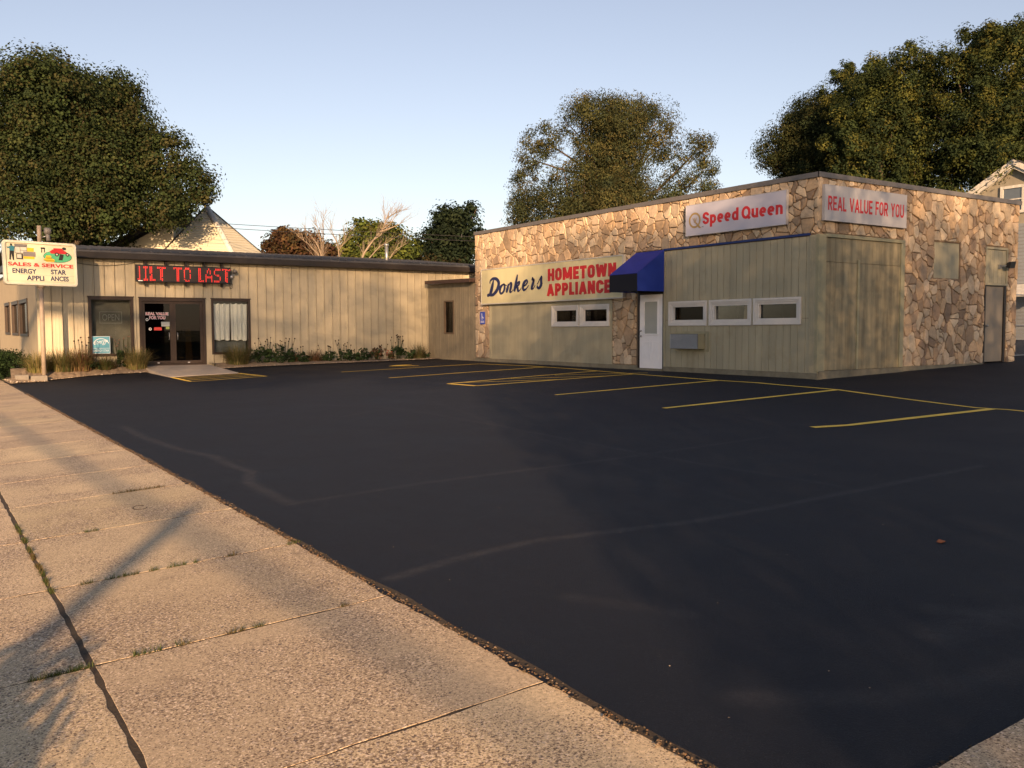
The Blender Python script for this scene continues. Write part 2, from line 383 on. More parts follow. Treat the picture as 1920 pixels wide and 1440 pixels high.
# sidewalk: separate slabs with open joints, one mesh
mb = MB(); mb.col = (1, 1, 1)
def wz(x): return .05*(x-XE)
def slab(mb, x0, x1, y0, y1, j=0):
    n = 14; e = .006
    vs = []
    def ring(ins, dz):
        r = []
        for t in range(n): r.append((x0+ins+(x1-x0-2*ins)*t/n, y0+ins))
        for t in range(n): r.append((x1-ins, y0+ins+(y1-y0-2*ins)*t/n))
        for t in range(n): r.append((x1-ins-(x1-x0-2*ins)*t/n, y1-ins))
        for t in range(n): r.append((x0+ins, y1-ins-(y1-y0-2*ins)*t/n))
        return r
    base = ring(0, 0); jit = RNG.normal(0, .0035, (4*n, 2)); k = 4*n
    tz = random.uniform(.0004, .0014); kv = random.uniform(.86, 1.08); mb.col = (kv, kv*random.uniform(.98, 1.01), kv*random.uniform(.95, 1.02))
    for ins, dz in ((0, -.12), (0, -.004), (.004, 0)):
        r = ring(ins, dz)
        for i, (x, y) in enumerate(r):
            q = jit[i] if ins else jit[i]
            vs.append((x+q[0], y+q[1], wz(x)+dz+tz))
    fs = [(a*k+i, a*k+(i+1) % k, (a+1)*k+(i+1) % k, (a+1)*k+i) for a in range(2) for i in range(k)]
    fs.append(tuple(range(2*k, 3*k)))
    mb.add(vs, fs)
for k in range(-4, 36):
    y0 = 4.53+1.5*k; slab(mb, .655, 2.19, y0+.005, y0+1.495)
    slab(mb, -.9, .632, y0+.006, y0+1.494)
sw = mb.build('sidewalk', 'walk'); tag(sw, kind='structure')
mb = MB(); mb.add([(-.95, -3, wz(-.95)-.0012), (2.23, -3, wz(2.23)-.0012), (2.23, 58, wz(2.23)-.0012), (-.95, 58, wz(-.95)-.0012)], [(0, 1, 2, 3)])
tag(mb.build('sidewalk_joint_dirt', 'gap'), kind='structure')
mb = MB(); mb.col = (1, 1, 1)
for a in range(3): slab(mb, 2.225+a*1.6, 2.225+a*1.6+1.58, -.6, 1.64)
tag(mb.build('driveway_apron', 'walk'), kind='structure')
# street beside the sidewalk
mb = MB(); mb.add([(-14, -300, -.30), (-2.45, -300, -.30), (-2.45, 300, -.30), (-14, 300, -.30)], [(0, 1, 2, 3)]); tag(mb.build('road', 'asphalt'), kind='structure')
mb = MB(); mb.box(-2.45, -2.3, -300, 300, -.4, -.17); tag(mb.build('kerb', 'slab', bevel=.02), kind='structure')

# entrance slab
mb = MB()
pts = [(6.28, 27.66), (8.36, 27.78), (8.26, 30.75), (6.06, 30.75)]
top = [(6.28, 27.66, float(lz(6.3, 27.7))+.012), (8.36, 27.78, float(lz(8.36, 27.8))+.012), (8.26, 30.75, .35), (6.06, 30.75, .35)]
mb.prism([(x, y, z-.2) for x, y, z in top], (0, 0, .2)); tag(mb.build('entrance_slab', 'slab'), kind='structure')

# painted lines
def line_obj(pts, w_=.10, name='parking_line'):
    mb = MB(); P = []
    for (a, b) in zip(pts, pts[1:]):
        n = max(2, int(math.dist(a, b)/.5)); P += [(a[0]+(b[0]-a[0])*i/n, a[1]+(b[1]-a[1])*i/n) for i in range(n)]
    P.append(pts[-1]); vs = []
    for i, p in enumerate(P):
        q0, q1 = P[max(0, i-1)], P[min(len(P)-1, i+1)]; d = Vector((q1[0]-q0[0], q1[1]-q0[1])).normalized(); nn = Vector((-d.y, d.x))
        ww = w_*1.2/2*(1+random.uniform(-.12, .12))
        for s_ in (-1, 1):
            x, y = p[0]+nn.x*ww*s_, p[1]+nn.y*ww*s_; vs.append((x, y, float(lz(x, y))+.006))
    mb.add(vs, [(2*i, 2*i+2, 2*i+3, 2*i+1) for i in range(len(P)-1)])
    return tag(mb.build(name, 'yellowpaint'), kind='structure')
line_obj([(15.62, 25.35), (15.85, 22.87), (15.72, 20.33), (15.3, 17.29), (14.98, 14.11), (14.99, 12.43), (15.1, 11.07), (14.67, 9.32), (14.5, 8.5), (14.40, 7.9), (14.56, 7.5), (14.54, 5.2)], .09)
line_obj([(10.71, 25.3), (13, 25.36), (15.62, 25.35)])
line_obj([(10.47, 21.55), (13, 21.75), (15.76, 21.86)])
line_obj([(10.46, 18.38), (13, 18.8), (15.5, 19.05)]); line_obj([(10.56, 17.27), (15.3, 17.29)])
line_obj([(10.46, 18.38), (10.56, 17.27)])
for k in range(3):
    line_obj([(10.9+1.45*k, 18.42+.13*k), (12.9+1.45*k, 17.33)], .07, 'hatching_line')
line_obj([(10.38, 14.02), (14.95, 14.11)]); line_obj([(10.33, 10.93), (15.12, 11.07)]); line_obj([(10.3, 7.95), (10.9, 7.8), (14.43, 7.68)], .11)
line_obj([(6.32, 27.55), (6.23, 25.01), (8.43, 25.42), (8.35, 27.7)], .10)
for a in (.28, .55, .8): line_obj([(6.31-.09*(1-a), 25.0+2.5*a), (8.42-.07*a, 25.45+2.25*a)], .08, 'hatching_line')
mb = MB(); mb.prism([(13.0, 26.75, .30), (13.75, 26.1, .315), (13.42, 26.75, .31), (13.95, 26.95, .325), (13.4, 27.05, .312)], (0, 0, .003)); tag(mb.build('arrow_marking', 'yellowpaint'), kind='structure')

# planting beds
def bed(name, outline, zin, zout_f):
    # outline: list of (front point, back point) pairs
    mb = MB(); vs = []; n = 7
    for k, (a, b) in enumerate(outline):
        for j in range(n+1):
            t = j/n; x = a[0]+(b[0]-a[0])*t; y = a[1]+(b[1]-a[1])*t
            z = zout_f(a) + (zin-zout_f(a))*min(1, t*1.7)+(random.uniform(0, .035) if 0 < j < n else 0)
            vs.append((x, y, z))
    mb.add(vs, [(k*(n+1)+j, (k+1)*(n+1)+j, (k+1)*(n+1)+j+1, k*(n+1)+j+1) for k in range(len(outline)-1) for j in range(n)])
    return tag(mb.build(name, 'soil'), kind='structure')
fr = lambda a: float(lz(a[0], a[1]))+.025
K = 40
bed('planting_bed', [((8.34+(16.6-8.34)*k/K, 29.75+random.uniform(-.04, .04)), (8.26+(16.63-8.26)*k/K, 30.79)) for k in range(K+1)], .38, fr)
def lf(k): 
    t = k/K; x = 2.25+(6.27-2.25)*t; return (x, 28.55+min(1, max(0, (x-2.25)/2.2))*1.2+random.uniform(-.03, .03))
bed('planting_bed', [(lf(k), (max(3.2, 2.25+(6.08-2.25)*k/K) if k > 9 else 3.2-.1*(9-k)*.9, 30.79)) for k in range(K+1)], .36, fr)
mb = MB(); mb.add([(2.2, 28.6, .03), (3.2, 28.6, .05), (3.21, 60, .3), (2.2, 60, .05)], [(0, 1, 2, 3)]); tag(mb.build('side_gravel_strip', 'soil'), kind='structure')
# bed pebbles: nobody could count them
def pebbles(name, pts, smin, smax, m, cols, lab=None, cat='gravel'):
    V = []; Fq = []; C = []
    base = np.array([(1, 0, 0), (-1, 0, 0), (0, 1, 0), (0, -1, 0), (0, 0, 1), (0, 0, -1)], float)
    tr = np.array([(0, 2, 4), (2, 1, 4), (1, 3, 4), (3, 0, 4), (2, 0, 5), (1, 2, 5), (3, 1, 5), (0, 3, 5)])
    for p in pts:
        s_ = random.uniform(smin, smax); v = base*np.array([random.uniform(.6, 1.3), random.uniform(.6, 1.3), random.uniform(.4, .7)])*s_
        a = random.uniform(0, 6.28); c, q = math.cos(a), math.sin(a)
        v = v@np.array([[c, q, 0], [-q, c, 0], [0, 0, 1]]).T+np.array(p)
        Fq.append(tr+len(V)*6); V.append(v); C += [random.choice(cols)]*6
    o = tri_obj(name, np.vstack(V), np.vstack(Fq), np.array(C), m)
    return tag(o, lab, cat, None, 'stuff')
P = []
for _ in range(900):
    x = random.uniform(8.4, 16.3); P.append((x, 29.78+abs(random.gauss(0, .14)), fr((x, 29.7))+.01))
for _ in range(500):
    k = random.uniform(0, K); a = lf(k); P.append((a[0], a[1]+abs(random.gauss(0, .14)), fr(a)+.01))
for _ in range(260): P.append((random.uniform(2.2, 3.1), random.uniform(28.5, 30.5), .07))
pebbles('bed_gravel', P, .012, .045, mat('gravel_stone', (.3, .25, .2), .9, .1, 5, attr='Col'), [(.34, .27, .2), (.26, .2, .14), (.42, .36, .29), (.2, .16, .12)], 'pale gravel and grit along the front rim of the planting beds')
# grit and dry bits on the edge between sidewalk and asphalt
P = []
yy = 1.7
while yy < 24:
    if random.random() < .85:
        for _ in range(random.randint(1, 9)): P.append((XE+random.gauss(-.005, .016), yy+random.gauss(0, .03), wz(XE)+.004+random.uniform(0, .008)))
    yy += random.uniform(.008, .05)
for _ in range(500): P.append((random.uniform(2.2, 4.2), 1.655+random.gauss(0, .012), .012))
pebbles('edge_grit', P, .003, .010, M['stone'], [(.11, .075, .045), (.07, .05, .03), (.18, .13, .09), (.04, .03, .02), (.14, .08, .04)], 'brown grit and dry crumbs along the asphalt edge')
P = [(random.uniform(2.4, 9), random.uniform(1.8, 12), 0) for _ in range(160)]
P = [(x, y, float(lz(x, y))+.002) for x, y, _ in P]
pebbles('lot_grit', P, .002, .005, M['stone'], [(.3, .25, .2), (.12, .1, .09)], 'tiny pale grit scattered over the black asphalt')
# narrow concrete lip along the asphalt
mb = MB(); yq = 1.7; vs = []
for i in range(180):
    y = 1.7+i*.15; o_ = float(edgej(np.array([y]))[0])
    vs += [(2.186, y, .001), (2.215+abs(o_)+.01, y, .004)]
mb.add(vs, [(2*i, 2*i+1, 2*i+3, 2*i+2) for i in range(179)]); tag(mb.build('edge_dirt', 'gap'), kind='structure')

# ------------------------------------------------------------------ stone veneer
def clip(poly_, a, b, c):      # keep a*x+b*y<=c
    out = []; n = len(poly_)
    for i in range(n):
        p, q = poly_[i], poly_[(i+1) % n]; dp = a*p[0]+b*p[1]-c; dq = a*q[0]+b*q[1]-c
        if dp <= 0: out.append(p)
        if (dp < 0 < dq) or (dq < 0 < dp):
            t = dp/(dp-dq); out.append((p[0]+(q[0]-p[0])*t, p[1]+(q[1]-p[1])*t))
    return out
def area(p): return abs(sum(p[i][0]*p[(i+1) % len(p)][1]-p[(i+1) % len(p)][0]*p[i][1] for i in range(len(p))))/2
TONES = [(.55, .42, .28), (.53, .41, .285), (.58, .465, .32), (.50, .355, .22), (.45, .32, .195), (.53, .385, .24), (.33, .24, .155), (.28, .20, .135), (.37, .27, .18), (.42, .335, .235), (.47, .365, .25), (.36, .26, .17), (.51, .41, .29)]
def veneer(name, F, u0, u1, z0, z1, holes, parent, seed):
    rs = random.Random(seed); seeds = []
    # mixed radii: big stones first, small ones fill
    for R_, tries in ((.185, 1500), (.125, 4200), (.075, 6000)):
        for _ in range(tries):
            x, y = rs.uniform(u0, u1), rs.uniform(z0, z1)
            rr = R_*rs.uniform(.85, 1.1); ok = True
            for (a, b, r3) in seeds:
                if ((x-a)/1.0)**2+((y-b)/1.45)**2 < ((rr+r3)*.80)**2: ok = False; break
            if ok: seeds.append((x, y, rr))
    mb = MB(); mb.col = (1, 1, 1)
    def one_stone(pl_):
        for h in ((1, 0, u1), (-1, 0, -u0), (0, 1, z1), (0, -1, -z0)): pl_ = clip(pl_, *h) if len(pl_) > 2 else pl_
        dead = False
        for (a, b, c, d) in holes:
            if len(pl_) < 3: break
            X = [p[0] for p in pl_]; Y = [p[1] for p in pl_]
            if min(X) >= b or max(X) <= a or min(Y) >= d or max(Y) <= c: continue
            best = max((clip(pl_, 1, 0, a), clip(pl_, -1, 0, -b), clip(pl_, 0, 1, c), clip(pl_, 0, -1, -d)), key=lambda q: area(q) if len(q) > 2 else 0)
            pl_ = best
        if len(pl_) < 3 or area(pl_) < .0022: return
        # inset
        n = len(pl_); ar = sum(pl_[k][0]*pl_[(k+1) % n][1]-pl_[(k+1) % n][0]*pl_[k][1] for k in range(n))
        if ar < 0: pl_ = pl_[::-1]
        g = rs.uniform(.006, .012); q = pl_[:]
        for k in range(n):
            p0, p1 = pl_[k], pl_[(k+1) % n]; ex, ey = p1[0]-p0[0], p1[1]-p0[1]; L_ = math.hypot(ex, ey)
            if L_ < 1e-5: continue
            nx, ny = ey/L_, -ex/L_; q = clip(q, nx, ny, nx*p0[0]+ny*p0[1]-g)
            if len(q) < 3: break
        if len(q) < 3 or area(q) < .0012: return
        cx = sum(p[0] for p in q)/len(q); cy = sum(p[1] for p in q)/len(q)
        ring = []; m_ = len(q)
        for k in range(m_):
            p0, p1 = q[k], q[(k+1) % m_]; L_ = math.dist(p0, p1)
            if L_ < .012: ring.append(p0); continue
            cut = min(.33, .021/L_)+0.0
            kk = max(2, int(L_/.055)+1)
            for s_ in range(kk):
                t = cut+(1-2*cut)*s_/(kk-1); jx = rs.gauss(0, .0035); ring.append((p0[0]+(p1[0]-p0[0])*t+jx, p0[1]+(p1[1]-p0[1])*t+rs.gauss(0, .0035)))
        D_ = rs.uniform(.020, .045); tx_, ty_ = rs.gauss(0, .035), rs.gauss(0, .035)
        tone = TONES[rs.randrange(len(TONES))]; v_ = rs.uniform(.82, 1.12); mb.col = tuple(c*v_ for c in tone)
        lim = .55*math.sqrt(area(q))
        vs = []
        for ins, dz in ((0, 0), (.002, .62), (.010, .93), (.030, 1.0)):
            for (a, b) in ring:
                dx, dy = cx-a, cy-b; L_ = math.hypot(dx, dy) or 1; kx = min(ins, L_*.5)/L_
                aa, bb = a+dx*kx, b+dy*kx
                z = dz*D_+(tx_*(aa-cx)+ty_*(bb-cy))*(1 if dz > .5 else 0)+(rs.gauss(0, .0018) if dz > .9 else 0)
                vs.append(F.P(aa, bb, max(z, .0)))
        vs.append(F.P(cx+rs.gauss(0, .02), cy+rs.gauss(0, .02), D_+rs.uniform(-.004, .006)))
        k = len(ring); fs = [(a*k+i2, a*k+(i2+1) % k, (a+1)*k+(i2+1) % k, (a+1)*k+i2) for a in range(3) for i2 in range(k)]
        fs += [(3*k+i2, 3*k+(i2+1) % k, 4*k) for i2 in range(k)]
        mb.add(vs, fs)
    for i, (x, y, r0) in enumerate(seeds):
        pl_ = [(x-.7, y-.9), (x+.7, y-.9), (x+.7, y+.9), (x-.7, y+.9)]
        ky = 1/1.45
        for j, (a, b, r1) in enumerate(seeds):
            if i == j or abs(a-x) > 1.1 or abs(b-y) > 1.4: continue
            dx, dy = a-x, (b-y)*ky; d2 = dx*dx+dy*dy
            # power diagram in stretched space
            c = (d2+(r0*r0-r1*r1)*.9)/2
            A, B = dx, dy*ky; C_ = c+dx*x+dy*ky*y
            pl_ = clip(pl_, A, B, C_)
            if len(pl_) < 3: break
        if len(pl_) < 3: continue
        cells = [pl_]; fin = []
        while cells:
            c0 = cells.pop(); ar0 = area(c0)
            if ar0 > .014 and rs.random() < (.75 if ar0 > .11 else .33 if ar0 > .05 else .10):
                mx, my = sum(p[0] for p in c0)/len(c0), sum(p[1] for p in c0)/len(c0)
                mx += rs.gauss(0, .02); my += rs.gauss(0, .025); far = max(c0, key=lambda p: math.dist(p, (mx, my))); an = math.atan2(far[1]-my, far[0]-mx)+rs.gauss(0, .28)
                nx, ny = math.cos(an), math.sin(an); q1 = clip(c0, nx, ny, nx*mx+ny*my); q2 = clip(c0, -nx, -ny, -(nx*mx+ny*my))
                if len(q1) > 2 and len(q2) > 2: cells += [q1, q2]; continue
            fin.append(c0)
        for pl_ in fin: one_stone(pl_)
    return mb.build(name, 'stone', parent)
# ------------------------------------------------------------------ stone-clad building
SB = thing('stone_clad_store', 'flat-roofed store clad in tan flagstone with olive siding beside the black lot', 'building', (16.6, 12.76, .3))
YF = 27.14; XR = 25.04; ZT = 4.84
# structural walls (mortar faced)
HW = [(-22.57, -21.2, 1.57, 2.22), (-21.15, -19.78, 1.57, 2.22), (-18.57, -17.6, .41, 2.45), (-17.37, -16.0, 1.57, 2.21), (-15.93, -14.56, 1.57, 2.21), (-14.51, -13.13, 1.58, 2.21)]
mb = MB()
for a, b, c, d in wall_rects(-YF, -12.76, .2, ZT, HW): fbox(mb, FW, a, b, c, d, -.2, 0)
HS = [(21.09, 22.24, 2.74, 3.63), (23.43, 24.5, .55, 3.62)]
for a, b, c, d in wall_rects(16.8, XR, .2, ZT, HS): fbox(mb, FS, a, b, c, d, -.2, 0)
mb.box(XR-.2, XR, S0+.2, YF, .2, ZT); mb.box(16.8, XR-.2, YF-.2, YF, .2, ZT)
mb.build('wall', 'mortar', SB)
mb = MB(); mb.box(16.8, XR-.2, S0+.2, YF-.2, 4.5, 4.6); mb.build('roof', 'shingle', SB)
veneer('stone_facing', FW, -YF, -12.73, .50, ZT-.02, [(-26.2, -19.66, .4, 3.56), (-18.66, -12.6, .4, 3.58)], SB, 3)
veneer('stone_facing', FS, 16.57, XR, .56, ZT-.02, [(16.5, 19.78, .4, 3.60), (21.07, 22.26, 2.72, 3.65), (23.42, 24.54, .4, 3.64)], SB, 5)
# coping
mb = MB()
fbox(mb, FW, -YF-.03, -12.70, ZT-.04, ZT+.07, .035, .065); fbox(mb, FS, 16.535, XR+.05, ZT-.04, ZT+.07, .035, .065)
mb.box(16.565, 16.9, S0-.035, YF+.03, ZT+.0, ZT+.066); mb.box(16.9, XR+.05, S0-.035, 13.1, ZT+.0, ZT+.066)
for k in range(6): fbox(mb, FW, -15.0-2.6*k, -14.97-2.6*k, ZT-.042, ZT+.073, .065, .068)
for k in range(3): fbox(mb, FS, 18.5+2.6*k, 18.53+2.6*k, ZT-.042, ZT+.073, .065, .068)
mb.build('roof_coping', 'cap', SB)
# vertical groove siding, door side
def boards(mb, F, u0, u1, z0, z1, step, holes, d0=.0165, d1=.03, gap=.011, jit=0):
    u = u0
    while u < u1-.02:
        e = min(u1, u+step)
        for a, b, c, d in wall_rects(u+gap/2, e-gap/2, z0, z1, [h for h in holes]): fbox(mb, F, a, b, c, d, d0, d1+random.uniform(0, jit))
        u = e
    for a, b, c, d in wall_rects(u0, u1, z0, z1, holes): fbox(mb, F, a, b, c, d, -.001, d0+.006) if False else None
mb = MB(); boards(mb, FW, -17.5, -12.92, .50, 1.72, .2035, HW, jit=.002); boards(mb, FW, -17.5, -12.92, 1.728, 3.53, .2035, HW, jit=.002)
mb.build('siding', 'olive', SB)
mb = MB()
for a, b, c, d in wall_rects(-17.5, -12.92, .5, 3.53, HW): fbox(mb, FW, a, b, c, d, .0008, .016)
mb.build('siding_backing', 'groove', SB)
mb = MB(); boards(mb, FW, -26.19, -19.68, .49, 3.54, 1.22, HW, .0008, .028, .005); mb.build('siding', 'olive', SB)
mb = MB()
fbox(mb, FW, -26.19, -26.1, .5, 3.3, .03, .045); mb.build('trim', 'olive', SB); mb = MB()
fbox(mb, FW, -17.56, -17.50, .42, 3.53, .001, .05)
mb.build('trim', 'olive', SB)
# pale corner boards
mb = MB(); fbox(mb, FW, -12.92, -12.70, .50, 3.545, .001, .055)
for k in range(3): fbox(mb, FW, -12.90+.045*k, -12.885+.045*k, .52, 3.53, .055, .06)
mb.build('corner_post', 'olive', SB)
mb = MB(); fbox(mb, FS, 16.54, 16.80, .53, 3.56, .001, .085); mb.build('corner_board', 'olive_trim', SB, bevel=.006)
mb = MB(); fbox(mb, FW, -17.56, -12.94, 3.55, 3.60, .0, .062); mb.build('flashing', 'blue_strip', SB)
# boarded-up shop window on the right face
BX = thing  # alias unused
mb = MB()
for (a, b) in ((16.81, 17.98), (18.03, 19.62)): fbox(mb, FS, a, b, .56, 2.965, .001, .040)
fbox(mb, FS, 16.81, 19.62, 2.975, 3.50, .001, .036)
mb.build('plywood_panel', 'olive_ply', SB)
mb = MB(); fbox(mb, FS, 17.97, 18.045, .56, 3.05, .041, .066); fbox(mb, FS, 16.81, 19.76, 3.51, 3.585, .001, .075)
fbox(mb, FS, 19.62, 19.77, .56, 3.505, .001, .072)
mb.build('batten', 'olive_trim', SB, bevel=.004)
# foundation band
mb = MB()
fbox(mb, FW, -YF, -18.60, .18, .495, -.02, .05); fbox(mb, FW, -17.55, -12.68, .18, .495, -.02, .06)
fbox(mb, FS, 16.6, 19.78, .18, .55, -.02, .09); fbox(mb, FS, 19.78, 23.42, .18, .575, -.02, .03); fbox(mb, FS, 24.54, XR, .18, .575, -.02, .03)
mb.build('foundation', 'found', SB, bevel=.006)
# small plywood infill and the door with its boarded transom
mb = MB(); fbox(mb, FS, 21.09, 22.24, 2.74, 3.63, -.06, -.02); mb.build('boarded_window', 'olive', SB)
mb = MB()
for k in range(5): fbox(mb, FS, 23.49+k*.198, 23.49+k*.198+.19, 2.68, 3.55, -.06, .0)
fframe(mb, FS, 23.43, 24.53, 2.62, 3.62, .055, -.05, .03)
mb.build('transom_board', 'olive', SB)
mb = MB(); fbox(mb, FS, 23.5, 24.40, .60, 2.59, -.06, -.01)
D2 = mb.build('back_door', 'door_grey', SB)
mb = MB(); fbox(mb, FS, 24.405, 24.50, .56, 2.61, -.07, .02); fbox(mb, FS, 23.435, 23.495, .56, 2.61, -.07, .02); fbox(mb, FS, 23.495, 24.405, 2.595, 2.625, -.07, .018); mb.build('door_frame', 'bronze', D2)
mb = MB(); mb.tube([FS.P(23.58, 1.55, -.01), FS.P(23.58, 1.55, .05)], .025); mb.build('knob', 'steel', D2)
# white framed windows
def win_white(u0, u1, z0, z1, inside):
    mb = MB(); fframe(mb, FW, u0+.004, u1-.004, z0+.004, z1-.004, .055, -.03, .062); fframe(mb, FW, u0+.059, u1-.059, z0+.059, z1-.059, .045, -.03, .044)
    fframe(mb, FW, u0+.104, u1-.104, z0+.104, z1-.104, .05, -.06, .022)
    f = mb.build('window', 'winwhite', SB, bevel=.004)
    mb = MB(); fbox(mb, FW, u0+.154, u1-.154, z0+.154, z1-.154, -.05, -.046); mb.build('pane', 'glass', f)
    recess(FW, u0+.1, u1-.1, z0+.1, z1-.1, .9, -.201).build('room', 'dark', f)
    if inside == 'panel':
        mb = MB(); mb.prism([FW.P(u1-.55, z0+.11, -.35), FW.P(u1-.17, z0+.11, -.35), FW.P(u1-.17, z1-.12, -.35), FW.P(u1-.50, z1-.12, -.35)], FW.n*.02); mb.build('blind', 'blind', f)
        mb = MB(); fbox(mb, FW, u0+.12, u1-.6, z0+.11, z1-.11, -.5, -.48); mb.build('board', 'dim', f)
    if inside == 'paper':
        mb = MB(); mb.prism([FW.P(u0+.16, z0+.10, -.15), FW.P(u0+.42, z0+.10, -.15), FW.P(u0+.42, z0+.37, -.15), FW.P(u0+.2, z0+.33, -.15)], FW.n*.01); mb.build('paper', 'curtain', f)
    if inside == 'legs':
        mb = MB()
        mb.prism([FW.P(u1-.54, z0+.11, -.3), FW.P(u1-.42, z0+.11, -.3), FW.P(u1-.44, z1-.11, -.3), FW.P(u1-.49, z1-.11, -.3)], FW.n*.02)
        mb.prism([FW.P(u1-.30, z0+.11, -.3), FW.P(u1-.22, z0+.11, -.3), FW.P(u1-.38, z1-.11, -.3), FW.P(u1-.43, z1-.11, -.3)], FW.n*.02)
        mb.build('brace', mat('tan_wood', (.45, .33, .2)), f)
    if inside == 'drape':
        mb = MB(); fbox(mb, FW, u0+.12, u0+.42, z0+.11, z1-.11, -.3, -.28); mb.build('blind', 'dim', f)
for (h, k) in zip((HW[0], HW[1], HW[3], HW[4], HW[5]), ('panel', 'drape', 'paper', 'legs', '')): win_white(*h, k)
# white half-glass door
mb = MB(); fbox(mb, FW, -18.53, -17.62, .43, 2.42, -.03, .008)
WD = mb.build('front_door', 'white', SB)
mb = MB(); fframe(mb, FW, -18.36, -17.79, 1.33, 2.26, .035, .008, .028)
for (a, b) in ((-18.37, -18.13), (-18.02, -17.78)): fframe(mb, FW, a, b, .66, 1.15, .018, .008, .017)
mb.build('door_moulding', 'white', WD, bevel=.003)
mb = MB(); fbox(mb, FW, -18.325, -17.825, 1.365, 2.225, .009, .012); mb.build('door_light', mat('shaded_door_glass', (.34, .37, .35), .2, .06, 3, spec=.6), WD)
for z, nm in ((1.3, 'knob'), (1.44, 'deadbolt')): mb = MB(); mb.tube([FW.P(-18.47, z, .0), FW.P(-18.47, z, .05), FW.P(-18.47, z, .07)], [.028, .026, .016], 10); mb.build(nm, 'steel', WD)
mb = MB(); fbox(mb, FW, -18.59, -18.54, .42, 2.47, -.03, .03); fbox(mb, FW, -17.615, -17.565, .42, 2.47, -.03, .03); fbox(mb, FW, -18.54, -17.615, 2.425, 2.47, -.03, .03)
mb.build('door_frame', 'bronze', WD)
mb = MB(); fbox(mb, FW, -18.62, -17.56, .22, .425, -.03, .10); mb.build('door_step', 'found', WD)
mb = MB(); fbox(mb, FW, -18.66, -17.56, 2.47, 3.55, .001, .02); mb.build('transom', 'black', WD)
# awning
y0, y1 = -18.63, -17.53
mb = MB(); d = 1.0
mb.prism([FW.P(y0, 3.56, .06), FW.P(y1, 3.56, .06), FW.P(y1, 2.93, d), FW.P(y0, 2.93, d)], (0, 0, .012))
AW = mb.build('awning', 'blue_top', SB)
mb = MB()
for yy in (y0+.002, y1-.014):
    mb = MB(); mb.prism([FW.P(yy, 3.555, .06), FW.P(yy, 2.925, d-.004), FW.P(yy, 2.48, d-.004), FW.P(yy, 2.48, .06)], (0, -.012, 0)); mb.build('awning_side', 'blue', AW)
mb = MB(); fbox(mb, FW, y0, y1, 2.475, 2.925, d-.002, d+.010); mb.build('awning_valance', 'black_awn', AW)
mb = MB(); mb.tube([FW.P(y0+.03, 2.52, .08), FW.P(y0+.03, 2.52, d-.03), FW.P(y1-.03, 2.52, d-.03), FW.P(y1-.03, 2.52, .08)], .012, 6); mb.build('awning_frame', 'steel', AW)

# air conditioner
AC = thing('air_conditioner', 'grey louvred air conditioner sticking out of the siding right of the white door', 'air conditioner', (16.3, 16.5, .97))
mb = MB(); fbox(mb, FW, -17.04, -16.06, .985, 1.37, .045, .28); mb.build('case', 'olive_trim', AC, bevel=.008)
mb = MB(); fbox(mb, FW, -17.035, -16.065, .99, 1.365, .2802, .2835); mb.build('grille_back', 'black', AC)
mb = MB()
for k in range(14): fbox(mb, FW, -17.03, -16.07, .995+.0262*k, .995+.0262*k+.016, .281, .315)
mb.build('louvre', 'ac', AC)
mb = MB(); fframe(mb, FW, -17.12, -15.92, .92, 1.43, .058, .033, .055); mb.build('surround', 'olive_trim', AC)

